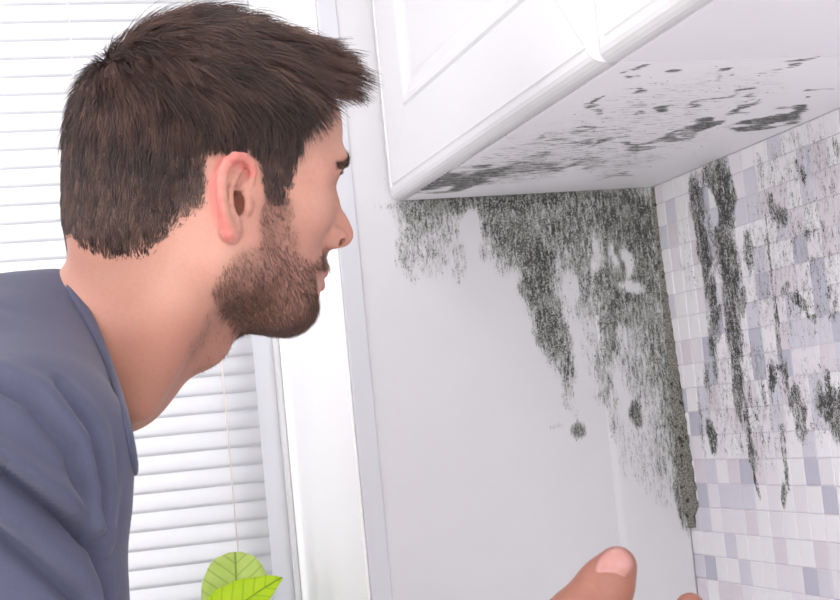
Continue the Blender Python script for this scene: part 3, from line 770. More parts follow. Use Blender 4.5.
def build_hand():
    g = lambda px, py, d: hp(px, py, d)
    lo = np.minimum.reduce([g(440, 500, 0.76), g(740, 500, 0.76), g(440, 740, 0.76), g(440, 530, 0.9), g(740, 740, .76), g(740, 530, .9), WRI-0.03]); hi = np.maximum.reduce([g(440, 500, 0.76), g(740, 500, 0.76), g(440, 740, 0.76), g(440, 530, 0.9), g(740, 740, .76), g(740, 530, .9), WRI+0.03])
    st = 0.0013
    F = Field(*[np.arange(lo[i], hi[i], st) for i in range(3)])
    F.cap(WRI+(ELB-WRI)*0.12, WRI, 0.029, 0.027, 0.01)
    mcp = [g(588, 676, .800), g(584, 684, .822), g(578, 690, .843), g(566, 694, .862)]
    for m, r in zip(mcp, (.0135, .0135, .0125, .0115)): F.cap(WRI, m, 0.021, r, 0.014)
    fin = [[(588, 676, .800, .0115), (645, 664, .788, .0100), (677, 638, .790, .0090), (690, 608, .796, .0080)],
           [(584, 684, .822, .0115), (650, 684, .812, .0102), (692, 664, .812, .0090), (715, 640, .818, .0080)],
           [(578, 690, .843, .0110), (640, 696, .838, .0096), (684, 684, .836, .0088), (708, 664, .840, .0078)],
           [(566, 694, .862, .0098), (616, 704, .860, .0085), (648, 698, .858, .0076), (670, 684, .860, .0068)]]
    for f in fin: F.chain([(g(*p[:3]), p[3]) for p in f], 0.002)
    th = [(500, 692, .826, .0190), (550, 642, .812, .0160), (576, 616, .806, .0142), (594, 596, .801, .0126), (606, 581, .799, .0120), (617, 566, .797, .0104)]
    F.chain([(g(*p[:3]), p[3]) for p in th], 0.006)
    F.ell(g(609, 592, .797), (0.010, 0.010, 0.010), 0.012)
    F.cap(g(548, 664, .815), g(588, 676, .806), 0.013, 0.012, 0.015)
    # nail bed, slightly sunk, with the nail plate on it
    ax = k2h(HO+np.array([.64, .70, -.30]))-k2h(HO); ax /= np.linalg.norm(ax)
    nn = k2h(HO+np.array([-.10, .30, -.95]))-k2h(HO); nn -= ax*(nn @ ax); nn /= np.linalg.norm(nn); bb = np.cross(nn, ax)
    rot = [ax, bb, nn]
    c = g(618.5, 564, .797)
    V, Q = F.nets()
    V = laplace(V, Q, 1, 0.4); Nn = vnormals(V, Q)
    if (Nn*(V-V.mean(0))).sum() < 0: Nn = -Nn
    al = (V-c) @ ax; near_th = np.linalg.norm((V-c)-al[:, None]*ax, axis=1) < 0.019
    w = sum(np.exp(-((al-a0+0.0012*vnoise(V*300, 2))/0.0006)**2)*s_ for a0, s_ in ((-0.0165, .7), (-0.0185, 1), (-0.0205, 1), (-0.0228, .6)))
    V = V-Nn*(0.0005*w*near_th*(Nn @ nn > 0.2))[:, None]
    return V, Q, (c, ax, bb, nn)
HV, HQ, NAILF = build_hand()
print('body', len(BV), 'hand', len(HV))
# ---- colours of the skin (attribute), body object
HAIR_POLY = [(372, 44), (354, 76), (338, 84), (320, 98), (303, 128), (294, 160), (289, 188), (284, 206), (271, 206), (264, 190), (259, 168), (250, 154), (237, 148), (221, 151), (209, 163), (206, 182),
             (203, 206), (190, 214), (172, 228), (152, 245), (132, 256), (112, 257), (92, 246), (66, 229), (20, 215), (20, -80), (380, -80)]
BEARD_POLY = [(266, 196), (289, 196), (292, 216), (294, 240), (303, 258), (313, 266), (322, 254), (336, 246), (345, 262), (330, 274), (318, 276), (316, 300), (330, 306), (330, 350), (262, 348), (238, 334), (222, 312), (212, 292), (222, 268), (240, 252), (256, 232)]
NECKB_POLY = [(222, 300), (262, 345), (235, 350), (225, 372), (195, 375), (186, 345), (205, 318)]
def blurmask(V, Q, m, it):
    m = m.astype(float)[:, None]
    return laplace(m, Q, it, 0.6)[:, 0]
PX = near_px(BV); onhead = (BV[:, 2] > -0.16) & (BV[:, 0] > -0.14)
jit = np.stack([vnoise(BV*230, 4), vnoise(BV*230, 5)], -1)*3.5
isear = (np.abs(BV[:, 1]) > 0.073) & (PX[:, 0] > 205) & (PX[:, 0] < 260) & (PX[:, 1] > 149) & (PX[:, 1] < 249)
hair_v = in_poly(PX+jit, HAIR_POLY) & onhead & ~isear & (BV[:, 2] > -0.05)
beard_v = in_poly(PX+jit, BEARD_POLY) & onhead & ~isear & (BV[:, 2] < 0.012)
neck_v = in_poly(PX+jit, NECKB_POLY) & onhead
hair_m, beard_m, neck_m = blurmask(BV, BQ, hair_v, 12), blurmask(BV, BQ, beard_v, 22), blurmask(BV, BQ, neck_v, 10)
skin = np.array(srgb(190, 143, 125)[:3]); red = np.array(srgb(206, 122, 114)[:3]); lip = np.array(srgb(188, 118, 108)[:3])
hairc = np.array(srgb(66, 48, 43)[:3]); stub = np.array(srgb(140, 102, 90)[:3])
col = np.tile(skin, (len(BV), 1))
def blend(col, c, m): return col+(c-col)*np.clip(m, 0, 1)[:, None]
helixd = seg_dist(PX, [(251, 172), (240, 157), (222, 163), (214, 185), (217, 210), (228, 236)])
col = blend(col, red, blurmask(BV, BQ, isear, 6)*(0.10+0.75*sstep(helixd, 10, 3)))
col = blend(col, red, 0.30*np.exp(-((BV-np.array([0.11, 0, -0.02]))**2).sum(1)/0.016**2))
col = blend(col, red, 0.14*np.exp(-((np.abs(BV)-np.array([0.075, 0.035, 0.02]))**2).sum(1)/0.022**2))
lipm = sstep(((BV[:, 2]+0.0535)/0.0082)**2+((np.abs(BV[:, 1]))/0.023)**2, 1.0, 0.6)*(BV[:, 0] > 0.078)
col = blend(col, lip, lipm*0.9)
col = blend(col, red, 0.10*vnoise(BV*45, 8)+0.05)
nk = sstep(BV[:, 2], -0.05, -0.10)*sstep(BV[:, 0], 0.06, 0.0); col = blend(col, np.array(srgb(168, 116, 98)[:3]), 0.8*nk)  # neck painted darker against the strong side light, also redder
col = blend(col, stub, beard_m*0.62*(1-lipm)); col = blend(col, stub, neck_m*0.22)
hs_ = blurmask(BV, BQ, hair_v, 60); lw_ = sstep(BV[:, 2], 0.005, -0.02)*sstep(PX[:, 0], 205, 190)
col = blend(col, hairc, (hair_m*(1-lw_)+np.clip(hs_*1.5-0.5, 0, 1)*lw_)**1.6)
hcol = np.tile(np.array(srgb(144, 97, 82)[:3]), (len(HV), 1)); hcol = hcol*(1+0.10*vnoise(HV*75, 3)+0.05*vnoise(HV*260, 6))[:, None]  # hand skin darkened to offset the strong light on the thumb

t = NT('skin')
vc = t.n('ShaderNodeAttribute', attribute_name='skin_tone').outputs['Color']
P = t.n('ShaderNodeTexCoord').outputs['Object']
nz = t.noise(P, 420, 3); c = t.mix(t.smooth(nz, 0.35, 0.7, 0.0, 0.20), vc, t.mix(1.0, vc, (0.86, 0.66, 0.60, 1), 'MULTIPLY'))
t.set(Base_Color=c, Roughness=0.52); t.b.inputs['Subsurface Weight'].default_value = 0.12
t.b.inputs['Subsurface Radius'].default_value = (1.0, 0.35, 0.2); t.b.inputs['Subsurface Scale'].default_value = 0.006
t.b.inputs['Specular IOR Level'].default_value = 0.35
t.bump(t.noise(P, 1500, 2), 0.18, 0.0004); M_skin = t.m

person = empty('person', (0, 0, 0))
def person_mesh(name, V, Q, mat, smooth=True):
    o = fast_mesh(name, h2w(V), Q, mat, None, smooth); o.parent = person; return o
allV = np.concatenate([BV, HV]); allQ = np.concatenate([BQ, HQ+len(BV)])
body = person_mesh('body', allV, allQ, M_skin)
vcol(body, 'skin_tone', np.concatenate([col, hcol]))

# thumb nail: a domed plate on the tip of the thumb
c0, n_ax, n_bb, n_nn = NAILF
NVs, NF = [], []; nr, na = 7, 28
for i in range(nr):
    for j in range(na):
        r = i/(nr-1); th_ = 2*math.pi*j/na; ca, sa = math.cos(th_), math.sin(th_)
        f = (abs(ca)**2.6+abs(sa)**2.6)**(-1/2.6)
        aa, bb_ = r*f*ca*0.0092+0.0008, r*f*sa*0.0080
        h_ = 0.0115-bb_*bb_/(2*0.0115)-max(0, aa)**2/(2*0.011)+min(0, aa)*-0.30-0.0006*r**6
        NVs.append(c0+n_ax*aa+n_bb*bb_+n_nn*h_)
NF = [(i*na+j, (i+1)*na+j, (i+1)*na+(j+1) % na, i*na+(j+1) % na) for i in range(nr-1) for j in range(na)]
t = NT('finger_nail'); t.set(Base_Color=t.mix(t.noise(t.pos(), 260), srgb(162, 112, 104), srgb(172, 124, 116)), Roughness=0.28); M_nail = t.m
nail = fast_mesh('fingernail', h2w(np.array(NVs)), np.array(NF), M_nail); nail.parent = person; md = nail.modifiers.new('s', 'SOLIDIFY'); md.thickness = 0.0012; md.offset = 0
# ---- hair
def strands(name, R, N, T, L, lift, curv, width, npts, cid, clump, colr, parent=None, wob=0.06, mat=None, gravity=0.0):
    n = len(R); s = np.linspace(0, 1, npts)[None, :, None]
    B = np.cross(N, T); L3 = L[:, None, None]
    P = R[:, None]+T[:, None]*(L3*s)+N[:, None]*(L3*lift[:, None, None]*(s-0.45*s*s)-L3**2*s*s*curv)
    P = P+B[:, None]*(L3*wob*rng.normal(size=(n, 1, 1))*s*s)+N[:, None]*(L3*wob*0.6*rng.normal(size=(n, 1, 1))*s*s)
    if cid is not None:
        P = P+(R[cid]-R)[:, None]*(clump[:, None, None]*np.sin(s*math.pi/2))
    if gravity: P[..., 2] -= gravity*(L3*s*s)[..., 0]
    W = width[:, None]*(1-0.75*np.linspace(0, 1, npts)[None]**1.5)
    D = np.gradient(P, axis=1); D /= np.linalg.norm(D, axis=2)[..., None]+1e-12
    S1 = np.cross(D, N[:, None]); S1 /= np.linalg.norm(S1, axis=2)[..., None]+1e-9; S2 = np.cross(D, S1)
    an = (0, 2*math.pi/3, 4*math.pi/3)
    V = np.stack([P+W[..., None]*0.5*(math.cos(a)*S1+math.sin(a)*S2) for a in an], 2)     # n, npts, 3, 3
    base = (np.arange(n)*npts*3)[:, None, None]+(np.arange(npts-1)*3)[None, :, None]
    j = np.arange(3)[None, None, :]; k = (j+1) % 3
    Fq = np.stack([base+j, base+k, base+3+k, base+3+j], -1).reshape(-1, 4)
    o = person_mesh(name, V.reshape(-1, 3), Fq, mat)
    vcol(o, 'strand_tone', np.repeat(colr, npts*3, axis=0))
    return o
FC = BV[BQ].mean(1); FA = np.linalg.norm(np.cross(BV[BQ[:, 2]]-BV[BQ[:, 0]], BV[BQ[:, 3]]-BV[BQ[:, 1]]), axis=1)/2
VN = vnormals(BV, BQ)
if (VN[BV[:, 2] > 0.1][:, 2]).mean() < 0: VN = -VN; print('flipped normals')
def sample(prob, n):
    w = FA*prob; c = np.cumsum(w); i = np.searchsorted(c, rng.random(n)*c[-1]); i = np.minimum(i, len(FA)-1)
    q = BQ[i]; u, v = rng.random(n)[:, None], rng.random(n)[:, None]
    P = (BV[q[:, 0]]*(1-u)+BV[q[:, 1]]*u)*(1-v)+(BV[q[:, 3]]*(1-u)+BV[q[:, 2]]*u)*v
    Nn = VN[q].mean(1); Nn /= np.linalg.norm(Nn, axis=1)[:, None]
    return P, Nn, i
def nearest(P, Cn):
    out = np.empty(len(P), np.int64)
    for a in range(0, len(P), 4000):
        d = ((P[a:a+4000, None]-Cn[None])**2).sum(2); out[a:a+4000] = d.argmin(1)
    return out
t = NT('hair_strand')
vc = t.n('ShaderNodeAttribute', attribute_name='strand_tone').outputs['Color']
t.set(Base_Color=vc, Roughness=0.42); t.b.inputs['Specular IOR Level'].default_value = 0.55; M_hair = t.m
NH = 40000
CROWN = np.array([-0.060, -0.038, 0.112])
hair_s = blurmask(BV, BQ, hair_v, 60); low = sstep(BV[:, 2], 0.005, -0.02)*sstep(PX[:, 0], 205, 190)
hair_f = hair_m*(1-low)+hair_s*low; fm = hair_f[BQ].mean(1)
R, N, fi = sample(sstep(fm, 0.06, 0.75), NH)
topness = sstep(R[:, 2], 0.045, 0.100)*sstep(R[:, 0], -0.085, -0.045); front = sstep(R[:, 0], 0.03, 0.075)*topness
back = sstep(R[:, 0], 0.0, -0.06)*(1-topness)
T = R-CROWN; T[:, 0] += 0.5*topness*np.maximum(0, T[:, 0])
down = (1-topness)*sstep(R[:, 2], 0.095, 0.055)
Td = np.stack([-0.25+0*back, 0*back, -1+0*back], 1)
T /= np.linalg.norm(T, axis=1)[:, None]; T = T*(1-0.75*down)[:, None]+Td*(0.75*down)[:, None]
T[:, 2] += 0.75*front; T[:, 0] += 0.25*topness+0*back
T = T-N*(T*N).sum(1)[:, None]; T /= np.linalg.norm(T, axis=1)[:, None]+1e-9
nc = 1500; ci = rng.choice(NH, nc, replace=False); cid = ci[nearest(R, R[ci])]
cr = rng.normal(size=(NH, 4)); g4 = cr[cid]
Bv = np.cross(N, T); T = T+Bv*(0.22*g4[:, :1]*(0.35+topness[:, None])+0.05*cr[:, :1]); T /= np.linalg.norm(T, axis=1)[:, None]
fadeL = 0.006+0.014*sstep(R[:, 2], -0.02, 0.06)
L = fadeL*(1-topness)+topness*0.036-front*0.006; L *= (1+0.16*g4[:, 1]+0.10*cr[:, 1]); L = np.clip(L, 0.003, 0.055)
edge = fm[fi]; L *= 0.45+0.55*sstep(edge, 0.2, 0.97)
qh = near_px(R); L *= 0.45+0.55*sstep(np.hypot(qh[:, 0]-233, (qh[:, 1]-198)*0.9), 46, 82)
lift = 0.24*(1-topness)+topness*(0.42+0.42*sstep(R[:, 0], -0.05, 0.01))+front*0.45; lift += 0.10*g4[:, 2]*topness+0.06*cr[:, 2]
dk, lt = np.array(srgb(48, 34, 31)[:3]), np.array(srgb(112, 83, 72)[:3])
mixc = np.clip(0.30+0.26*g4[:, 3]+0.15*cr[:, 3]+0.10*topness, 0, 1)[:, None]
strands('hair', R, N, T, L, lift, (4.2*(1-0.85*front))[:, None, None], np.full(NH, 0.00058), 5, cid, 0.42*topness+0.22*(1-topness), dk*(1-mixc)+lt*mixc, mat=M_hair)
# ---- beard, brows
fb = beard_m[BQ].mean(1); fn = neck_m[BQ].mean(1); fl = lipm[BQ].mean(1)
pxf = near_px(FC)
dens = 0.35+0.65*np.maximum(sstep(pxf[:, 1], 225, 300), 0.8*sstep(pxf[:, 1], 236, 206)); dens *= np.where(fb > 0.2, 1, 0)
prob = (np.maximum(dens*sstep(fb, 0.1, 0.8), 0.06*fn))*(fl < 0.2)*~((np.abs(FC[:, 2]+0.0545) < 0.0085) & (FC[:, 0] > 0.074))
NB = 17000
R, N, fi = sample(prob, NB)
q = near_px(R)
T = np.tile(np.array([0.25, 0, -1.0]), (NB, 1)); T += rng.normal(size=(NB, 3))*0.35; T = T-N*(T*N).sum(1)[:, None]; T /= np.linalg.norm(T, axis=1)[:, None]
L = (0.0022+0.0028*sstep(q[:, 1], 240, 310))*(0.6+0.8*rng.random(NB)); L *= 0.6+0.4*sstep(fb[fi], 0.1, 0.6)
mixc = np.clip(0.45+0.25*rng.normal(size=NB), 0, 1)[:, None]
strands('beard', R, N, T, L, np.full(NB, 0.75), 2.0, np.full(NB, 0.00021), 4, None, None, np.array(srgb(62, 44, 38)[:3])*(1-mixc)+np.array(srgb(128, 92, 76)[:3])*mixc, mat=M_hair)
brow = [(0.1015, 0.012, 0.0290), (0.0945, 0.030, 0.0335), (0.0800, 0.050, 0.0290)]
NBW = 900
bm_ = np.zeros(len(FC)); A3 = np.abs(FC[:, 1])
bd = seg_dist(np.stack([A3, FC[:, 2]], 1), [(0.010, 0.0275), (0.030, 0.0335), (0.050, 0.0270)])
prob = ((bd < 0.0042-0.0016*sstep(A3, 0.03, 0.05)) & (FC[:, 0] > 0.055))*1.0
if prob.sum() > 0:
    R, N, fi = sample(prob, NBW); sg = np.sign(R[:, 1])
    T = np.stack([np.full(NBW, -0.3), sg, 0.25-8*(np.abs(R[:, 1])-0.03)], 1)+rng.normal(size=(NBW, 3))*0.2; T = T-N*(T*N).sum(1)[:, None]; T /= np.linalg.norm(T, axis=1)[:, None]
    strands('eyebrow', R, N, T, np.full(NBW, 0.0075), np.full(NBW, 0.22), 3.0, np.full(NBW, 0.0004), 4, None, None, np.tile(np.array(srgb(86, 64, 56)[:3]), (NBW, 1)), mat=M_hair)

# ---- shirt
COLLAR = [(40, 232), (58, 258), (66, 272), (83, 298), (101, 335), (115, 370), (126, 405), (134, 442), (139, 474), (145, 505), (160, 560), (170, 620)]
def shirt_field(e):
    F = Field(np.r_[fine(-0.60, -0.20, 0.006), fine(-0.20, 0.03, 0.0026)], np.r_[fine(-0.33, -0.05, 0.006), fine(-0.05, 0.20, 0.0028), fine(0.20, 0.30, 0.0028)], np.r_[fine(-0.60, -0.36, 0.006), fine(-0.36, 0.03, 0.0026)])
    torso(F, e, arm=False)
    return F
SF = shirt_field(0.006)
G = np.meshgrid(*SF.g, indexing='ij'); GP = np.stack([g.ravel() for g in G], 1)
K = h2k(GP); gpx = np.stack([420+FPX*K[:, 0]/K[:, 2], 300-FPX*K[:, 1]/K[:, 2]], 1)
near_band = np.abs(SF.f.ravel()) < 0.03
cd = np.full(len(GP), -1.0); cd[near_band] = signed_curve(gpx[near_band], COLLAR)*(K[near_band, 2]/FPX)
cd = cd.reshape(SF.f.shape).astype(np.float32); base_f = SF.f.copy()
# sleeve and hem ends
ua = (ELB-R_SH)/np.linalg.norm(ELB-R_SH)
end_r = ((GP-R_SH) @ ua-0.125).reshape(base_f.shape); side_r = (GP[:, 1] > R_SH[1]-0.075).reshape(base_f.shape)
end_f = np.where(side_r, end_r, -1.0).astype(np.float32)
SF.f = np.maximum(np.maximum(base_f, cd), np.where(end_f > -0.5, end_f, -1.0)).astype(np.float32)
SV, SQ = SF.nets(); SV = laplace(SV, SQ, 4, 0.5)
def folds(V, Q):
    Nn = vnormals(V, Q)
    if ((V-CHEST)*Nn).sum() < 0: Nn = -Nn
    q = h2px(V); K = h2k(V); facing = sstep(-(Nn @ HA)[:, 2], 0.25, 0.7)
    D = np.zeros(len(V))
    def crease(line, w, a, side=0.0):
        nonlocal D
        w *= 0.75; d = seg_dist(q, line); D += a*np.exp(-(d/w)**2)
        if side:
            sd = signed_curve(q, line); D += side*np.exp(-((sd-w*2.2)/(w*1.8))**2)
    crease([(-40, 300), (0, 308), (38, 321), (76, 347), (104, 385), (115, 430), (117, 480)], 5, -0.0030, 0.0030)
    crease([(70, 276), (60, 300), (52, 316)], 3, -0.0018, 0.001)
    crease([(-60, 440), (0, 468), (40, 498), (66, 518), (98, 548), (112, 600)], 9, -0.0062, 0.0045)
    crease([(106, 392), (122, 440), (126, 500), (112, 560)], 7, -0.0045, 0.003)
    crease([(60, 380), (92, 430), (103, 490), (100, 535)], 8, -0.0040, 0.003)
    crease([(-20, 372), (30, 400), (70, 452), (86, 520)], 10, -0.0030, 0.0025)
    crease([(-20, 520), (30, 556), (80, 600)], 12, -0.0040, 0.003)
    crease([(128, 480), (122, 540), (106, 600)], 6, -0.0015, 0.001)
    D = 2.7*D*facing*sstep(np.abs(signed_curve(q, COLLAR)), 10, 24) + 0.0010*vnoise(V*26, 11) + 0.0012*vnoise(V*np.array([14, 30, 45]), 12)
    return V+Nn*D[:, None]*1.0
SV = folds(SV, SQ)
t = NT('shirt_jersey')
P = t.n('ShaderNodeTexCoord').outputs['Object']
nz = t.noise(P, 900, 2); n2 = t.noise(P, 18, 3)
c = t.mix(nz, srgb(69, 70, 90), srgb(83, 84, 106)); c = t.mix(t.smooth(n2, 0.3, 0.7, 0, 0.25), c, srgb(71, 72, 92))
t.set(Base_Color=c, Roughness=0.85); t.b.inputs['Specular IOR Level'].default_value = 0.2; t.b.inputs['Sheen Weight'].default_value = 0.15
t.bump(nz, 0.25, 0.0004); M_shirt = t.m
shirt = person_mesh('t_shirt', SV, SQ, M_shirt)
# ribbed collar, a raised band along the neck opening
from mathutils.bvhtree import BVHTree
sw = h2w(SV); bvh = BVHTree.FromPolygons([tuple(p) for p in sw.tolist()], [tuple(f) for f in SQ.tolist()])
cl = np.array(COLLAR[1:9], float); seg = np.r_[0, np.cumsum(np.linalg.norm(np.diff(cl, axis=0), axis=1))]
tt = np.linspace(0, seg[-1]+8, 60); cx, cy = np.interp(tt, seg, cl[:, 0]), np.interp(tt, seg, cl[:, 1])
tx, ty = np.gradient(cx), np.gradient(cy); ln_ = np.hypot(tx, ty); cx, cy = cx-ty/ln_*5.5, cy+tx/ln_*5.5
nearp, farp = [], []
for x, y in zip(cx, cy):
    dr = Vector(ray(x, y)).normalized(); h = bvh.ray_cast(Vector(CAMP), dr, 3.0)
    if h[0] is None: continue
    nearp.append(h[0]); e_ = Vector(CAMP)+dr*2.2; h = bvh.ray_cast(e_, -dr, 3.0); farp.append(h[0])
loop = np.array([tuple(p) for p in nearp]+[tuple(p) for p in farp[::-1]])
for _ in range(30): loop = 0.5*loop+0.25*(np.roll(loop, 1, 0)+np.roll(loop, -1, 0))
nl = len(loop); Nl = np.zeros_like(loop)
for i, p in enumerate(loop):
    q = bvh.find_nearest(Vector(p)); nn_ = np.array(q[1]); cc_ = p-h2w(NECKB+np.array([-0.01, 0, 0.0])); Nl[i] = nn_ if nn_ @ cc_ > 0 else -nn_
for _ in range(30): Nl = 0.5*Nl+0.25*(np.roll(Nl, 1, 0)+np.roll(Nl, -1, 0))
Tl = np.roll(loop, -1, 0)-np.roll(loop, 1, 0); Tl /= np.linalg.norm(Tl, axis=1)[:, None]
Nl -= Tl*(Nl*Tl).sum(1)[:, None]; Nl /= np.linalg.norm(Nl, axis=1)[:, None]; Bl = np.cross(Tl, Nl)
prof = [(0.0052*math.copysign(abs(math.cos(x))**0.6, math.cos(x)), 0.0022*math.copysign(abs(math.sin(x))**0.8, math.sin(x))) for x in np.linspace(0, 2*math.pi, 14, endpoint=False)]
CV = (loop[:, None]+0.0016*Nl[:, None]+np.array([[p[0]] for p in prof])[None]*Bl[:, None]+np.array([[p[1]] for p in prof])[None]*Nl[:, None]).reshape(-1, 3)
CQ = np.array([(i*14+j, i*14+(j+1) % 14, ((i+1) % nl)*14+(j+1) % 14, ((i+1) % nl)*14+j) for i in range(nl) for j in range(14)])
col_o = fast_mesh('collar', CV, CQ, M_shirt); col_o.parent = person
print('shirt', len(SV), 'collar', len(CV))
# eyes
t = NT('eyeball'); P = t.n('ShaderNodeTexCoord').outputs['Object']
ln = t.vmath('DISTANCE', P, (1, 0, 0), 1); c = t.mix(t.smooth(ln, 0.50, 0.55), srgb(86, 66, 48), srgb(236, 232, 230)); c = t.mix(t.smooth(ln, 0.24, 0.20), c, (0.005, 0.005, 0.005, 1))
t.set(Base_Color=c, Roughness=0.08); M_eye = t.m
for sg in (1, -1):
    prof = [(math.sin(a), math.cos(a)) for a in np.linspace(0.001, math.pi-0.001, 20)]; v, f = lathe(prof, 24)
    o = mesh('eye', [(z, x, y) for x, y, z in v], f, M_eye, person, True)
    c0 = h2w(np.array([0.0770, 0.031*sg, 0.0140])); R3 = (HA @ AX)
    m = Matrix.Identity(4)
    for i in range(3):
        m[i][0], m[i][1], m[i][2], m[i][3] = R3[0][i]*0.0118, R3[1][i]*0.0118, R3[2][i]*0.0118, c0[i]
    o.matrix_world = m
# trousers and shoes, below the picture
hipw = h2w(HIP); rt = HA[1] @ AX; rt[2] = 0; rt /= np.linalg.norm(rt); fw = np.array([-rt[1], rt[0], 0.0])
if fw @ (HA[0] @ AX) < 0: fw = -fw
lo = hipw-0.45; hi = hipw+0.45; lo[2] = 0.02; hi[2] = hipw[2]+0.2
TF = Field(*[np.arange(lo[i], hi[i], 0.012) for i in range(3)])
TF.ell(hipw, (0.15, 0.17, 0.13), 0.03)
M_jean = plain('trouser_denim', srgb(52, 60, 82), 0.85, 0.2, 0.12, 300); M_shoe = plain('shoe_leather', srgb(60, 48, 42), 0.5, 0.4, 0.05)
for s in (1, -1):
    h = hipw+rt*0.09*s-np.array([0, 0, 0.03]); kn = h*0.5+0.5*np.array([h[0], h[1], 0.08])+fw*0.03+rt*0.02*s; an = np.array([h[0], h[1], 0.09])-fw*0.02+rt*0.03*s
    TF.cap(h, kn, 0.095, 0.066, 0.02); TF.cap(kn, an, 0.066, 0.052, 0.02)
    sh = Field(*[np.arange(an[i]-(0.22 if i < 2 else 0.0901), an[i]+(0.22 if i < 2 else 0.05), 0.006) for i in range(3)])
    sh.cap(an-np.array([0, 0, 0.045])-fw*0.02, an-np.array([0, 0, 0.055])+fw*0.13, 0.038, 0.032, 0.02); sh.cap(an, an-np.array([0, 0, 0.04]), 0.045, 0.042, 0.02)
    sh.f = np.maximum(sh.f, (0.0015-sh.g[2])[None, None, :])
    v, q = sh.nets(); o = fast_mesh('shoe', v, q, M_shoe, None); o.parent = person
v, q = TF.nets(); o = fast_mesh('trousers', v, q, M_jean, None); o.parent = person
# base of the person on the floor
base = Vector((float(hipw[0]), float(hipw[1]), 0.0)); person.location = base
for o in person.children: o.matrix_parent_inverse = Matrix.Translation(-base)
tag(person, 'bearded person with short brown hair in a slate blue t-shirt, leaning towards the mould', 'person')

# ------------------------------------------------------------------ plant on the sill
plant = empty('potted_plant', (0.24, 1.77, 0.9)); tag(plant, 'small potted plant with bright yellow green leaves on the window sill', 'plant')
def pl_part(o): o.parent = plant; o.matrix_parent_inverse = Matrix.Translation(-plant.location); return o
M_pot = plain('pot_glaze', srgb(236, 234, 232), 0.3, 0.5, 0.02); M_soil = plain('soil', srgb(70, 52, 40), 0.95, 0.1, 0.3, 200)
v, f = lathe([(0.001, 0), (0.034, 0), (0.036, 0.002), (0.046, 0.062), (0.048, 0.064), (0.048, 0.07), (0.044, 0.07), (0.042, 0.058)], 32)
pl_part(mesh('pot', [(x+0.24, y+1.77, z+0.9) for x, y, z in v], f, M_pot, None, True))
v, f = lathe([(0.0005, 0.06), (0.0425, 0.058)], 32); pl_part(mesh('soil', [(x+0.24, y+1.77, z+0.9) for x, y, z in v], f, M_soil, None, True))
def leaf_mat(name, c1, c2, vein):
    t = NT(name); P = t.n('ShaderNodeTexCoord').outputs['Object']; sp = t.n('ShaderNodeSeparateXYZ', i0=P)
    u, v = sp.outputs[0], t.math('ABSOLUTE', sp.outputs[1])
    w = t.math('SINE', t.math('MULTIPLY', t.math('SUBTRACT', u, t.math('MULTIPLY', v, 0.8)), 420.0))
    side = t.smooth(w, 0.80, 0.98); mid = t.smooth(v, 0.0016, 0.0006); k = t.math('MAXIMUM', t.math('MULTIPLY', side, 0.45), mid)
    base = t.mix(t.noise(P, 60, 3), c1, c2); cc = t.mix(k, base, vein)
    d = t.n('ShaderNodeBsdfPrincipled'); t.inp(d, 'Base Color', cc); d.inputs['Roughness'].default_value = 0.4
    tl = t.n('ShaderNodeBsdfTranslucent', i0=cc); ms = t.n('ShaderNodeMixShader', i0=0.45, i1=d.outputs[0], i2=tl.outputs[0]); t.t.links.new(ms.outputs[0], t.o.inputs[0])
    bp = t.n('ShaderNodeBump'); bp.inputs['Strength'].default_value = 0.5; bp.inputs['Distance'].default_value = 0.001; t.inp(bp, 'Height', t.math('SUBTRACT', 1.0, k)); t.t.links.new(bp.outputs[0], d.inputs['Normal'])
    return t.m
M_leaf = leaf_mat('leaf_bright', srgb(196, 226, 10), srgb(214, 238, 24), srgb(150, 190, 10))
M_leaf2 = leaf_mat('leaf_pale', srgb(222, 234, 150), srgb(198, 222, 104), srgb(150, 184, 84))
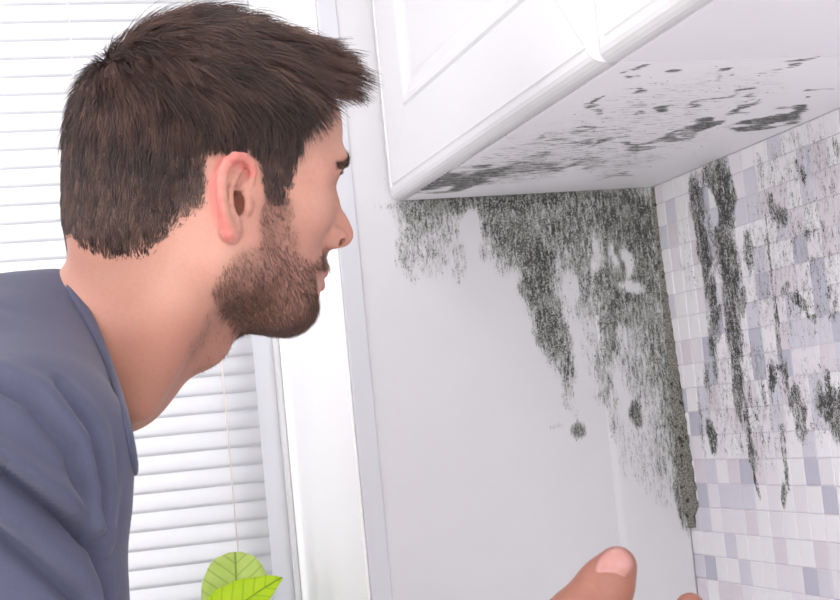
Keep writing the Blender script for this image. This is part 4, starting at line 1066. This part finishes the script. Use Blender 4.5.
def leaf(base, tip, wdt, face, mat, fold=0.25, droop=0.1, pw=0.75, ex_=0.75):
    base, tip, face = (np.asarray(a, float) for a in (base, tip, face)); Lg = np.linalg.norm(tip-base); ex = (tip-base)/Lg
    ez = face-ex*(face @ ex); ez /= np.linalg.norm(ez); ey = np.cross(ez, ex)
    V, F = [], []; n, m = 18, 9
    for i in range(n):
        s = i/(n-1); hw = wdt/2*max(0.0, math.sin(math.pi*min(0.9999, s**pw*0.985+0.012)))**ex_
        for j in range(m):
            a = j/(m-1)*2-1; V.append((s*Lg, a*hw, fold*abs(a)*hw-droop*Lg*(s-0.4)**2+0.0012*math.sin(s*26+abs(a)*3)*abs(a)))
    F = [(i*m+j, (i+1)*m+j, (i+1)*m+j+1, i*m+j+1) for i in range(n-1) for j in range(m-1)]
    o = mesh('leaf', V, F, mat, None, True); md = o.modifiers.new('s', 'SOLIDIFY'); md.thickness = 0.0005
    mm = Matrix.Identity(4)
    for i in range(3): mm[i][0], mm[i][1], mm[i][2], mm[i][3] = ex[i], ey[i], ez[i], base[i]
    o.matrix_world = mm; pl_part(o)
    top = np.array([0.24, 1.77, 0.958]); mid = (base+top)/2+np.array([0, 0, -0.008])+ (base-top)*np.array([0.15, 0.15, 0])
    v, f = tube([top+np.array([0, 0, -0.004]), top*0.6+mid*0.4, mid, base, base+ex*Lg*0.3-ez*0.0005], [0.0016, 0.0016, 0.0015, 0.0013, 0.0007], 6); pl_part(mesh('stem', v, f, M_leaf2, None, True))
tow = -AX[2]
leaf(on(196, 640, 1, 1.71), on(279, 573, 1, 1.70), 0.062, tow*0.75+np.array([-.25, 0, .65]), M_leaf, 0.22, 0.25)
leaf(on(239, 645, 1, 1.79), on(235, 552, 1, 1.80), 0.080, tow+np.array([0, 0, .1]), M_leaf2, 0.30, 0.05, 1.1, 0.36)
leaf((0.20, 1.75, 0.985), (0.135, 1.72, 1.005), 0.05, (0, -.3, 1), M_leaf, 0.25, 0.3)
leaf((0.27, 1.76, 0.975), (0.33, 1.74, 0.99), 0.05, (0, -.3, 1), M_leaf, 0.25, 0.3)
leaf((0.25, 1.73, 0.975), (0.27, 1.665, 0.985), 0.05, (0, -.3, 1), M_leaf, 0.25, 0.3)
